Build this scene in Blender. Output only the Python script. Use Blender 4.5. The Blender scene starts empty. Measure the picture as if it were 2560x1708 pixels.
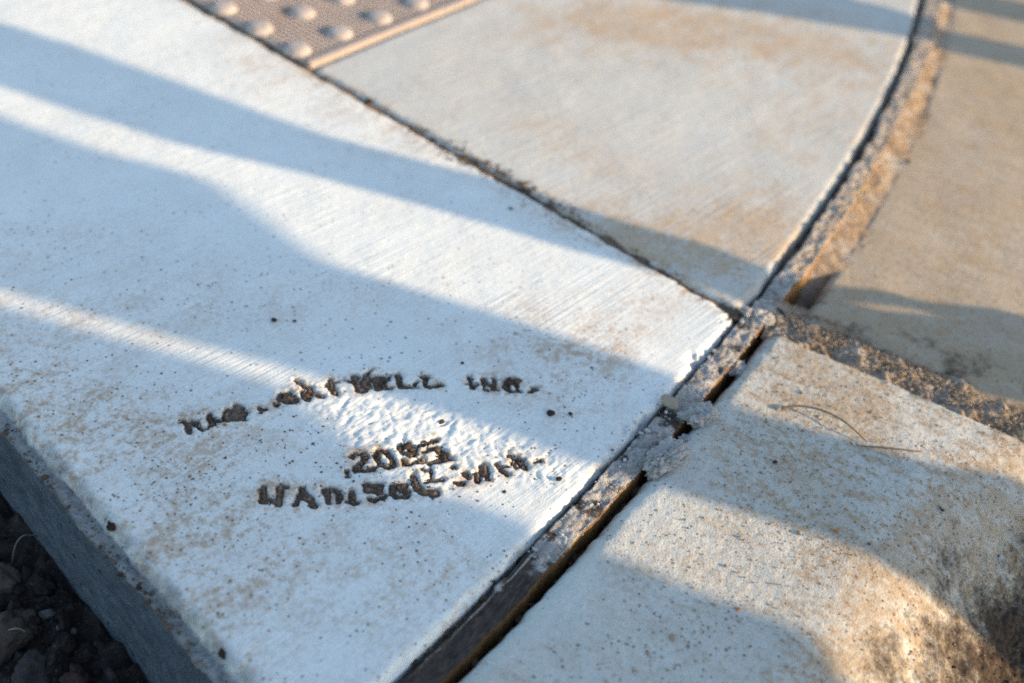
import bpy, bmesh, math, random
import numpy as np
from mathutils import Matrix, Vector

random.seed(7)
RNG = np.random.default_rng(11)
scn = bpy.context.scene
COL = scn.collection

# ------------------------------------------------------------------ camera
CAM_H = 0.52
PITCH, ROLL = math.radians(43.0), math.radians(8.5)
FPX, CX, CY = 2489.0, 1280.0, 854.0
_c, _s = math.cos(ROLL), math.sin(ROLL)
AX = np.array([1.0, 0, 0])
AU = np.array([0, math.sin(PITCH), math.cos(PITCH)])
AF = np.array([0, math.cos(PITCH), -math.sin(PITCH)])
RIGHT, UP = _c * AX + _s * AU, -_s * AX + _c * AU
cam_d = bpy.data.cameras.new('camera')
cam = bpy.data.objects.new('camera', cam_d)
COL.objects.link(cam)
cam.matrix_world = Matrix(((RIGHT[0], UP[0], -AF[0], 0), (RIGHT[1], UP[1], -AF[1], 0),
                           (RIGHT[2], UP[2], -AF[2], CAM_H), (0, 0, 0, 1)))
cam_d.sensor_width = 36.0
cam_d.lens = FPX / 2560 * 36.0
cam_d.clip_start, cam_d.clip_end = 0.02, 3000
cam_d.dof.use_dof = True
cam_d.dof.focus_distance = 0.668
cam_d.dof.aperture_fstop = 3.0
scn.camera = cam

# ------------------------------------------------------------------ sky, sun, exposure
SUN_AZ, SUN_EL = math.radians(-8.0), math.radians(17.0)
world = bpy.data.worlds.new('World')
scn.world = world
world.use_nodes = True
wn = world.node_tree.nodes
wl = world.node_tree.links
sky = wn.new('ShaderNodeTexSky')
sky.sky_type = 'NISHITA'
sky.sun_disc = False
sky.sun_elevation = SUN_EL
sky.sun_rotation = math.radians(90) - SUN_AZ
sky.air_density, sky.dust_density, sky.ozone_density = 1.0, 0.6, 0.9
wl.new(sky.outputs[0], wn['Background'].inputs[0])
wn['Background'].inputs[1].default_value = 0.12
SUN_DIR = np.array([math.cos(SUN_EL) * math.cos(SUN_AZ), math.cos(SUN_EL) * math.sin(SUN_AZ), math.sin(SUN_EL)])
sl = bpy.data.lights.new('sun', 'SUN')
sl.energy = 2.95
sl.angle = math.radians(0.53)
sl.color = (1.0, 0.745, 0.465)
so = bpy.data.objects.new('sun', sl)
COL.objects.link(so)
so.location = tuple(SUN_DIR * 20)
so.rotation_euler = Vector(SUN_DIR).to_track_quat('Z', 'Y').to_euler()
scn.view_settings.view_transform = 'Standard'
scn.view_settings.look = 'None'
scn.view_settings.gamma = 1.0
scn.view_settings.use_curve_mapping = False
scn.view_settings.exposure = 1.79
scn.cycles.use_denoising = False
scn.cycles.sample_clamp_indirect = 0.6
scn.cycles.diffuse_bounces = 2
scn.cycles.use_adaptive_sampling = False
scn.cycles.use_light_tree = False
scn.cycles.filter_width = 1.8
scn.cycles.max_bounces = 6

# ------------------------------------------------------------------ helpers
DSP = 2560 / 2350.0


def un(x, y, z=0.0):
    """photo pixel -> point at height z"""
    d = (x - CX) / FPX * RIGHT - (y - CY) / FPX * UP + AF
    k = (z - CAM_H) / d[2]
    return np.array([d[0] * k, d[1] * k])


def ud(x, y, z=0.0):
    return un(x * DSP, y * DSP, z)


def _hash(ix, iy, seed):
    h = (ix.astype(np.int64) * 374761393 + iy.astype(np.int64) * 668265263 + seed * 974634777) & 0xFFFFFFFF
    h = ((h ^ (h >> 13)) * 1274126177) & 0xFFFFFFFF
    h = (h ^ (h >> 16)) & 0xFFFFFFFF
    return h


def noise(x, y, scale, seed=0):
    """gradient noise, about -1..1"""
    x = np.asarray(x, float) * scale
    y = np.asarray(y, float) * scale
    ix, iy = np.floor(x), np.floor(y)
    fx, fy = x - ix, y - iy
    u = fx * fx * fx * (fx * (fx * 6 - 15) + 10)
    v = fy * fy * fy * (fy * (fy * 6 - 15) + 10)

    def g(ox, oy):
        a = _hash(ix + ox, iy + oy, seed) / 4294967295.0 * 2 * np.pi
        return np.cos(a) * (fx - ox) + np.sin(a) * (fy - oy)
    n0 = g(0, 0) * (1 - u) + g(1, 0) * u
    n1 = g(0, 1) * (1 - u) + g(1, 1) * u
    return (n0 * (1 - v) + n1 * v) * 1.5


def fbm(x, y, scale, oct=4, seed=0, gain=0.5):
    x = np.asarray(x, float)
    y = np.asarray(y, float)
    r = 0
    a = 1.0
    for k in range(oct):
        ca, sa = math.cos(.7 + 1.1 * k), math.sin(.7 + 1.1 * k)
        r = r + a * noise(ca * x - sa * y + .37, sa * x + ca * y + .91, scale * 2.03 ** k, seed + 17 * k)
        a *= gain
    return r


def sstep(a, b, x):
    t = np.clip((x - a) / (b - a), 0, 1)
    return t * t * (3 - 2 * t)


def lk(name, me, parent=None, **kw):
    o = bpy.data.objects.new(name, me)
    COL.objects.link(o)
    if parent is not None:
        o.parent = parent
    for k, v in kw.items():
        o[k] = v
    return o


def mesh_np(name, V, F, mat, smooth=True, attrs=None):
    me = bpy.data.meshes.new(name)
    V = np.ascontiguousarray(V, np.float32)
    F = np.ascontiguousarray(F, np.int32)
    k = F.shape[1]
    me.vertices.add(len(V))
    me.vertices.foreach_set('co', V.ravel())
    me.loops.add(F.size)
    me.loops.foreach_set('vertex_index', F.ravel())
    me.polygons.add(len(F))
    me.polygons.foreach_set('loop_start', np.arange(0, F.size, k, dtype=np.int32))
    me.polygons.foreach_set('loop_total', np.full(len(F), k, np.int32))
    me.update(calc_edges=True)
    me.polygons.foreach_set('use_smooth', np.full(len(F), smooth))
    for an, av in (attrs or {}).items():
        a = me.attributes.new(an, 'FLOAT', 'POINT')
        a.data.foreach_set('value', np.ascontiguousarray(av, np.float32).ravel())
    if mat:
        me.materials.append(mat)
    me.validate()
    return me


def grid_faces(na, nb, flip=False):
    i, j = np.meshgrid(np.arange(na - 1), np.arange(nb - 1), indexing='ij')
    a = (i * nb + j).ravel()
    F = np.stack([a, a + 1, a + nb + 1, a + nb], 1)
    return F[:, ::-1] if flip else F


def grid_mesh(name, X, Y, Z, mat, attrs=None, keep=None):
    na, nb = X.shape
    # orientation: make normals look up
    i, j = na // 2, nb // 2
    e1 = np.array([X[i + 1, j] - X[i, j], Y[i + 1, j] - Y[i, j]])
    e2 = np.array([X[i, j + 1] - X[i, j], Y[i, j + 1] - Y[i, j]])
    up = (e2[0] * e1[1] - e2[1] * e1[0]) > 0
    F = grid_faces(na, nb, flip=not up)
    if keep is not None:
        F = F[keep.ravel()[F].all(1)]
    return mesh_np(name, np.stack([X.ravel(), Y.ravel(), Z.ravel()], 1), F, mat,
                   attrs={k: v.ravel() for k, v in (attrs or {}).items()})


def ico(sub=1):
    bm = bmesh.new()
    bmesh.ops.create_icosphere(bm, subdivisions=sub, radius=1.0)
    V = np.array([v.co[:] for v in bm.verts])
    F = np.array([[v.index for v in f.verts] for f in bm.faces])
    bm.free()
    return V, F


ICO1, ICO2, ICO3 = ico(1), ico(2), ico(3)


def lump(name, size, mat, seed=0, rough=0.25, base=ICO3, squash=(1, 1, 1), freq=1.6, bottom=None, smooth=True):
    """one irregular stone-like mesh, resting on its local z=0"""
    V, F = base
    d = V.copy()
    n = fbm(d[:, 0] + 3.1 * d[:, 2], d[:, 1] - 2.3 * d[:, 2], freq, 4, seed)
    n2 = fbm(d[:, 1] - 1.7 * d[:, 2], d[:, 2] + 1.9 * d[:, 0], freq, 4, seed + 5)
    r = 1 + rough * (n + n2) * 0.6
    P = d * r[:, None] * np.array(squash) * size
    P[:, 2] -= P[:, 2].min() if bottom is None else -bottom
    me = mesh_np(name, P, F, mat, smooth=smooth)
    return me


def crumbs(name, pts, sizes, mat, seed=0, flat=0.75):
    """many tiny grains in one object (nobody could count them)"""
    rng = np.random.default_rng(seed)
    V, F = ICO1
    n = len(pts)
    pts = np.asarray(pts)
    sizes = np.asarray(sizes)
    jit = 1 + 0.28 * rng.standard_normal((n, len(V)))
    sc = np.stack([rng.uniform(.75, 1.3, n), rng.uniform(.7, 1.2, n), flat * rng.uniform(.7, 1.2, n)], 1)
    P = V[None] * jit[:, :, None] * sc[:, None, :] * sizes[:, None, None] + pts[:, None, :]
    P = P.reshape(-1, 3)
    FF = (F[None] + (np.arange(n) * len(V))[:, None, None]).reshape(-1, 3)
    me = mesh_np(name, P, FF, mat, smooth=False)
    a = me.attributes.new('tone', 'FLOAT', 'POINT')
    a.data.foreach_set('value', np.repeat(rng.random(n), len(V)).astype(np.float32))
    o = lk(name, me)
    o['kind'] = 'stuff'
    return o


# ------------------------------------------------------------------ materials
class NT:
    def __init__(self, name, rough=0.85):
        self.m = bpy.data.materials.new(name)
        self.m.use_nodes = True
        self.t = self.m.node_tree
        self.b = self.t.nodes['Principled BSDF']
        self.b.inputs['Roughness'].default_value = rough
        self.b.inputs['Specular IOR Level'].default_value = 0.0 if rough > .8 else 0.3
        self.co = self.t.nodes.new('ShaderNodeTexCoord').outputs['Object']

    def _in(self, s, v):
        if v is None:
            return
        if hasattr(v, 'links'):
            self.t.links.new(v, s)
        else:
            s.default_value = v

    def map(self, rot=0.0, scale=(1, 1, 1), loc=(0, 0, 0)):
        n = self.t.nodes.new('ShaderNodeMapping')
        self.t.links.new(self.co, n.inputs[0])
        n.vector_type = 'TEXTURE'                       # rotate first, then stretch
        n.inputs['Rotation'].default_value = (0, 0, -rot)
        n.inputs['Scale'].default_value = tuple(1.0 / q for q in scale)
        n.inputs['Location'].default_value = loc
        return n.outputs[0]

    def noise(self, scale, detail=4, rough=0.55, vec=None, dist=0.0):
        n = self.t.nodes.new('ShaderNodeTexNoise')
        self.t.links.new(vec if vec is not None else self.co, n.inputs['Vector'])
        n.inputs['Scale'].default_value = scale
        n.inputs['Detail'].default_value = detail
        n.inputs['Roughness'].default_value = rough
        n.inputs['Distortion'].default_value = dist
        return n.outputs[0]

    def voro(self, scale, vec=None, feature='F1', rnd=1.0):
        n = self.t.nodes.new('ShaderNodeTexVoronoi')
        n.feature = feature
        self.t.links.new(vec if vec is not None else self.co, n.inputs['Vector'])
        n.inputs['Scale'].default_value = scale
        n.inputs['Randomness'].default_value = rnd
        return n

    def ramp(self, v, a, b, lo=0.0, hi=1.0):
        n = self.t.nodes.new('ShaderNodeMapRange')
        n.interpolation_type = 'SMOOTHSTEP'
        self._in(n.inputs[0], v)
        n.inputs[1].default_value = a
        n.inputs[2].default_value = b
        n.inputs[3].default_value = lo
        n.inputs[4].default_value = hi
        return n.outputs[0]

    def math(self, op, a, b=None, c=None):
        n = self.t.nodes.new('ShaderNodeMath')
        n.operation = op
        self._in(n.inputs[0], a)
        self._in(n.inputs[1], b)
        self._in(n.inputs[2], c)
        return n.outputs[0]

    def mul(self, a, b):
        return self.math('MULTIPLY', a, b)

    def add(self, a, b):
        return self.math('ADD', a, b)

    def mix(self, f, a, b, mode='MIX'):
        n = self.t.nodes.new('ShaderNodeMix')
        n.data_type = 'RGBA'
        n.blend_type = mode
        self._in(n.inputs[0], f)
        for s, v in ((n.inputs[6], a), (n.inputs[7], b)):
            self._in(s, v if hasattr(v, 'links') else (v[0], v[1], v[2], 1))
        return n.outputs[2]

    def attr(self, name):
        n = self.t.nodes.new('ShaderNodeAttribute')
        n.attribute_name = name
        return n.outputs['Fac']

    def color(self, c):
        self._in(self.b.inputs['Base Color'], c if hasattr(c, 'links') else (c[0], c[1], c[2], 1))

    def bump(self, h, dist=0.001, strength=1.0):
        n = self.t.nodes.new('ShaderNodeBump')
        n.inputs['Strength'].default_value = strength
        n.inputs['Distance'].default_value = dist
        self._in(n.inputs['Height'], h)
        self.t.links.new(n.outputs[0], self.b.inputs['Normal'])


BROOM = math.radians(51.0)


def concrete(name, light, dark, tan, broom=BROOM, broom_amp=1.0, grain=1.0, speck=0.5, speck_t=.585, aniso=1.5):
    n = NT(name, 0.88)
    dirt, soil = n.attr('dirt'), n.attr('soil')
    low = n.ramp(n.noise(7, 5, .6), .3, .7)
    mid = n.ramp(n.noise(38, 6, .65), .3, .72)
    fine = n.noise(420, 3, .6)
    c = n.mix(low, light, dark)
    c = n.mix(n.mul(mid, .30), c, tuple(v * .80 for v in light))
    c = n.mix(n.ramp(fine, .40, .75, 0, .28), c, tuple(v * .62 for v in dark))
    # tan film where grit was tracked over the surface, streaked along the broom strokes
    stv = n.map(-broom, (1.0, aniso, 1.0))
    streak = n.ramp(n.add(n.mul(n.noise(24, 8, .72, stv), .50), n.mul(n.noise(190, 5, .75), .50)), .45, .60)
    film = n.math('MINIMUM', n.mul(n.add(n.mul(streak, .88), .12), n.mul(dirt, 1.25)), .85)
    film = n.math('MAXIMUM', film, n.mul(n.ramp(dirt, .70, 1.0), n.ramp(n.noise(70, 8, .75), .36, .6, .15, .75)))
    # faint drag lines left by the broom
    drag = n.mul(n.ramp(n.noise(1.0, 3, .6, n.map(-broom, (3.5, 330, 1))), .62, .72), n.ramp(n.noise(9, 3), .45, .65))
    c = n.mix(n.mul(drag, .30), c, tuple(v * .45 for v in dark))
    c = n.mix(film, c, tan)
    # fine dirt specks
    sp = n.ramp(n.noise(230, 5, .75), speck_t, speck_t + .09)
    spm = n.add(n.mul(n.ramp(n.noise(11, 4, .6), .42, .68), speck), n.mul(dirt, .85))
    c = n.mix(n.mul(sp, n.math('MINIMUM', spm, .85)), c, (.20, .125, .070))
    sp2 = n.ramp(n.noise(620, 2, .6), .64, .72)
    c = n.mix(n.mul(sp2, n.math('MINIMUM', n.add(n.mul(spm, .8), .10), .8)), c, (.075, .055, .045))
    # separate grains of dirt stuck to the surface
    for vs, lo, hi, amt in ((125, .09, .19, .26), (240, .13, .28, .50)):
        vn = n.voro(vs)
        sc_ = n.t.nodes.new('ShaderNodeSeparateColor')
        n.t.links.new(vn.outputs['Color'], sc_.inputs[0])
        sel = n.math('LESS_THAN', sc_.outputs[0], n.math('MINIMUM', n.add(n.mul(n.add(spm, -.12), amt * .75), .05), .62))
        dot = n.mul(n.ramp(vn.outputs['Distance'], lo, hi, 1, 0), sel)
        c = n.mix(n.mul(dot, .82), c, n.mix(n.noise(90, 2), (.055, .040, .032), (.20, .13, .08)))
    # pits
    v = n.voro(150)
    pit = n.mul(n.ramp(v.outputs['Distance'], .07, .13, 1, 0), n.ramp(n.noise(60, 2), .56, .62))
    c = n.mix(n.mul(pit, .75), c, (.10, .085, .075))
    # soil worked into the surface
    sn = n.ramp(n.add(n.mul(n.noise(120, 8, .80), 1.1), n.mul(soil, .60)), .66, 1.06)
    c = n.mix(n.mul(sn, n.ramp(soil, .02, .35)), c, n.mix(n.ramp(n.noise(300, 4), .4, .65), (.040, .030, .023), (.075, .055, .040)))
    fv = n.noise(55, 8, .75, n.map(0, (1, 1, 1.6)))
    c = n.mix(n.attr('formed_shade'), c, n.mix(n.ramp(fv, .3, .7), (.125, .148, .170), (.060, .073, .088)))  # formed concrete tone, with shade of the face put into the slate-blue
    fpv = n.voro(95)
    fp = n.mul(n.mul(n.ramp(fpv.outputs['Distance'], .10, .22, 1, 0), n.math('LESS_THAN', fpv.outputs['Color'], .33)), n.attr('formed_shade'))
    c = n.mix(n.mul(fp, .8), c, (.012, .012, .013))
    n.color(c)
    bl = n.noise(1.0, 2, .5, n.map(-broom, (14, 460, 40)))
    bl2 = n.noise(1.0, 2, .6, n.map(-broom, (5, 170, 40)))
    patch = n.ramp(n.noise(13, 3), .35, .65, .35, 1.0)
    h = n.mul(n.add(n.mul(bl, .75 * broom_amp), n.mul(bl2, .70 * broom_amp)), patch)
    h = n.add(h, n.mul(n.noise(700, 3, .65), .55 * grain))
    h = n.add(h, n.mul(n.noise(190, 3, .6), .55 * grain))
    h = n.add(h, n.mul(n.attr('formed_shade'), n.mul(n.noise(85, 8, .75), 5.0)))
    h = n.add(h, n.mul(fp, -4.0))
    h = n.add(h, n.mul(pit, -1.6))
    h = n.add(h, n.mul(sn, .6))
    n.bump(h, .00095, 1.0)
    return n.m


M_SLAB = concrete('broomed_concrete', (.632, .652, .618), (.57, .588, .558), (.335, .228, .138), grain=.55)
M_RAMP = concrete('ramp_concrete', (.455, .466, .436), (.425, .420, .382), (.37, .268, .17), grain=.5, speck=.4)
M_CURB = concrete('curb_concrete', (.485, .490, .448), (.42, .418, .372), (.30, .215, .130),
                  broom=math.radians(-24), broom_amp=.5, grain=1.15, speck=1.1, speck_t=.565, aniso=3.0)
M_CURB_FAR = concrete('far_curb_concrete', (.385, .337, .270), (.345, .290, .218), (.30, .222, .14),
                      broom=math.radians(-24), broom_amp=.7, grain=.9, speck=.8, aniso=3.0)


def soil_mat(name, a, b, grain=500):
    n = NT(name, .95)
    t = n.ramp(n.noise(45, 6, .7), .3, .7)
    c = n.mix(t, a, b)
    c = n.mix(n.ramp(n.noise(grain, 3, .6), .58, .68, 0, .55), c, tuple(min(1, v * 2.6) for v in b))
    n.color(c)
    n.bump(n.add(n.noise(260, 5, .7), n.mul(n.noise(900, 2, .6), .6)), .0016, 1.0)
    return n.m


def tone_mat(name, cols, grain=600):
    """grains: colour picked per grain from the 'tone' attribute"""
    n = NT(name, .9)
    t = n.attr('tone')
    r = n.t.nodes.new('ShaderNodeValToRGB')
    n.t.links.new(t, r.inputs[0])
    el = r.color_ramp.elements
    r.color_ramp.interpolation = 'LINEAR'
    for k, c in enumerate(cols):
        p = k / (len(cols) - 1)
        e = el[k] if k < 2 and k in (0,) else (el[-1] if k == len(cols) - 1 else el.new(p))
        e.position = p
        e.color = (*c, 1)
    c = n.mix(n.ramp(n.noise(grain, 3), .3, .7, 0, .45), r.outputs[0], (.04, .03, .025))
    n.color(c)
    n.bump(n.noise(grain * 2, 3), .0004, 1)
    return n.m


M_SOIL = soil_mat('dark_soil', (.020, .016, .0145), (.052, .041, .034))
M_MUD = soil_mat('letter_mud', (.095, .068, .052), (.195, .138, .100), 900)
M_DARKMUD = soil_mat('dark_mud', (.022, .015, .012), (.05, .034, .026), 900)
M_SAND = tone_mat('sand_grains', [(.30, .21, .13), (.42, .31, .20), (.22, .15, .095), (.48, .42, .35), (.12, .085, .06)])
M_CRUMB = tone_mat('dirt_grains', [(.06, .042, .03), (.14, .092, .058), (.035, .027, .022), (.20, .135, .085)])
M_CLOD = tone_mat('soil_clods', [(.017, .014, .013), (.030, .025, .022), (.048, .038, .031), (.022, .019, .017)])
M_CEM = tone_mat('cement_crumbs', [(.46, .45, .44), (.55, .54, .53), (.36, .34, .32), (.22, .19, .165)])


def stone_mat(name, a, b, sc=60):
    n = NT(name, .85)
    c = n.mix(n.ramp(n.noise(sc, 6, .65), .3, .7), a, b)
    c = n.mix(n.ramp(n.noise(sc * 7, 3), .6, .7, 0, .6), c, tuple(v * .3 for v in a))
    n.color(c)
    n.bump(n.add(n.noise(sc * 4, 5, .65), n.mul(n.noise(sc * 15, 3), .5)), .0012, 1)
    return n.m


M_STONE_TAN = stone_mat('tan_stone', (.098, .076, .058), (.055, .043, .035))
M_STONE_GREY = stone_mat('grey_stone', (.065, .056, .050), (.038, .033, .031))
M_STONE_PALE = stone_mat('pale_stone', (.17, .155, .14), (.10, .09, .08))
M_STONE_RED = stone_mat('reddish_stone', (.07, .042, .034), (.042, .028, .024))
M_PEB_BUFF = stone_mat('buff_pebble', (.34, .29, .22), (.27, .22, .165), 140)
M_PEB_DARK = stone_mat('dark_pebble', (.07, .05, .042), (.038, .03, .03), 240)
M_MORTAR = stone_mat('mortar', (.40, .39, .375), (.24, .225, .205), 130)


def simple(name, c, rough=.6, bumpsc=None, d=.0003):
    n = NT(name, rough)
    n.color(n.mix(n.ramp(n.noise(bumpsc or 200, 4), .3, .7), c, tuple(v * .7 for v in c)))
    if bumpsc:
        n.bump(n.noise(bumpsc, 4, .6), d, 1)
    return n.m


M_ANT = simple('ant_black', (.012, .010, .010), .35, 3000, .00005)
M_SEED = simple('seed_orange', (.34, .13, .035), .6, 900)
M_TWIG = simple('twig_brown', (.16, .11, .07), .8, 700)
M_ROOT = simple('dry_root', (.20, .17, .13), .8, 700)
M_ASPH = soil_mat('asphalt', (.040, .040, .042), (.062, .061, .060), 160)
M_WOOD = NT('caster_wood', .8)
_g = M_WOOD.noise(1.0, 5, .6, M_WOOD.map(0, (60, 60, 3)))
M_WOOD.color(M_WOOD.mix(M_WOOD.ramp(_g, .3, .7), (.20, .15, .105), (.11, .082, .06)))
M_WOOD.bump(_g, .002, 1)
M_WOOD = M_WOOD.m

# plate
_n = NT('plate_composite', .7)
_c0 = _n.mix(_n.ramp(_n.noise(22, 6, .65), .3, .7), (.33, .265, .225), (.285, .245, .215))
_c0 = _n.mix(_n.ramp(_n.noise(9, 5, .6), .55, .75, 0, .6), _c0, (.30, .17, .115))
_c0 = _n.mix(_n.ramp(_n.noise(240, 3), .55, .7, 0, .5), _c0, (.14, .10, .08))
_n.color(_c0)
_n.bump(_n.noise(500, 4, .6), .0005, 1)
M_PLATE = _n.m
_n = NT('dome_worn', .6)
_n.color(_n.mix(_n.ramp(_n.noise(150, 5), .35, .7), (.36, .31, .275), (.27, .225, .195)))
_n.bump(_n.noise(700, 4, .6), .0004, 1)
M_DOME = _n.m

# expansion joint board: fibre board, cement slurry left on it
_n = NT('fibre_board', .95)
_res = _n.attr('residue')
_fib = _n.mix(_n.ramp(_n.noise(1.0, 5, .7, _n.map(math.radians(-60), (90, 500, 300))), .3, .7), (.040, .034, .031), (.105, .082, .064))
_side = _n.mix(_n.ramp(_n.noise(380, 5, .7), .3, .7), (.30, .165, .065), (.16, .085, .038))
_fib = _n.mix(_n.attr('side'), _fib, _side)
_cem = _n.mix(_n.ramp(_n.noise(70, 6, .65), .3, .7), (.43, .41, .38), (.27, .24, .205))
_cem = _n.mix(_n.ramp(_n.noise(260, 5, .7), .55, .68, 0, .75), _cem, (.13, .10, .08))
_edge = _n.ramp(_n.add(_res, _n.mul(_n.math('SUBTRACT', _n.noise(130, 6, .7), .5), .9)), .38, .58)
_cem = _n.mix(_n.mul(_n.attr('sandy'), _n.ramp(_n.noise(60, 6, .7), .30, .62, .25, .95)), _cem, (.36, .265, .175))
_n.color(_n.mix(_edge, _fib, _cem))
_n.bump(_n.add(_n.mul(_edge, .6), _n.add(_n.noise(330, 5, .7), _n.mul(_n.noise(900, 3), .5))), .0022, 1)
M_BOARD = _n.m

n_ = NT('damp_sand', .95)
n_.color(n_.mix(n_.ramp(n_.noise(120, 6, .7), .3, .7), (.37, .275, .185), (.19, .138, .095)))
n_.color(n_.mix(n_.ramp(n_.noise(34, 6, .7), .45, .62), n_.mix(n_.ramp(n_.noise(120, 6, .7), .3, .7), (.36, .265, .175), (.17, .122, .083)), (.33, .29, .245)))
n_.bump(n_.add(n_.noise(300, 5, .7), n_.mul(n_.noise(900, 3), .6)), .0018, 1)
M_DSAND = n_.m

M_GROOVE = soil_mat('groove_dirt', (.085, .060, .042), (.17, .12, .082), 700)

# ------------------------------------------------------------------ layout in the ground plane
CQ = (-0.18875793, 0.78487186, -0.23894925)      # joint line x(y), seen in the photograph


def cx_(y):
    y = np.asarray(y, float)
    yc = np.clip(y, 0.05, 1.6)
    x = CQ[0] * yc ** 2 + CQ[1] * yc + CQ[2]
    return x + (2 * CQ[0] * yc + CQ[1]) * (y - yc)


def cn_(y):
    yc = np.clip(np.asarray(y, float), 0.05, 1.6)
    d = 2 * CQ[0] * yc + CQ[1]
    l = np.sqrt(1 + d * d)
    return 1 / l, -d / l


def off(y, t):
    nx, ny = cn_(y)
    return cx_(y) + t * nx, y + t * ny


def t_of(x, y):
    """signed offset of a ground point from the joint line (right of it > 0)"""
    yy = np.array(y, float)
    for _ in range(4):
        nx, ny = cn_(yy)
        t = (x - cx_(yy)) * nx + (y - yy) * ny
        yy = y - t * ny
    nx, ny = cn_(yy)
    return (x - cx_(yy)) * nx + (y - yy) * ny, yy


def curve_hit(p, d):
    """y on the joint line hit by the line p + k d"""
    ys = np.linspace(-.6, 2.4, 6000)
    f = (cx_(ys) - p[0]) * d[1] - (ys - p[1]) * d[0]
    k = np.where(np.sign(f[:-1]) != np.sign(f[1:]))[0]
    return ys[k[0]]


LE_A, LE_B = un(0, 1000), un(600, 1690)
LE_D = (LE_B - LE_A) / np.linalg.norm(LE_B - LE_A)
J2_A, J2_B = un(770, 170), un(1850, 785)
J2_D = (J2_B - J2_A) / np.linalg.norm(J2_B - J2_A)
Y_LE = curve_hit(LE_A, LE_D)
Y_J2 = curve_hit(J2_A, J2_D)
VDIR = np.array([-J2_D[1], J2_D[0]])              # across joint 2, away from the camera
PLATE_C = J2_A                                    # near corner of the tactile plate
SOIL_Z = -0.125

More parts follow.
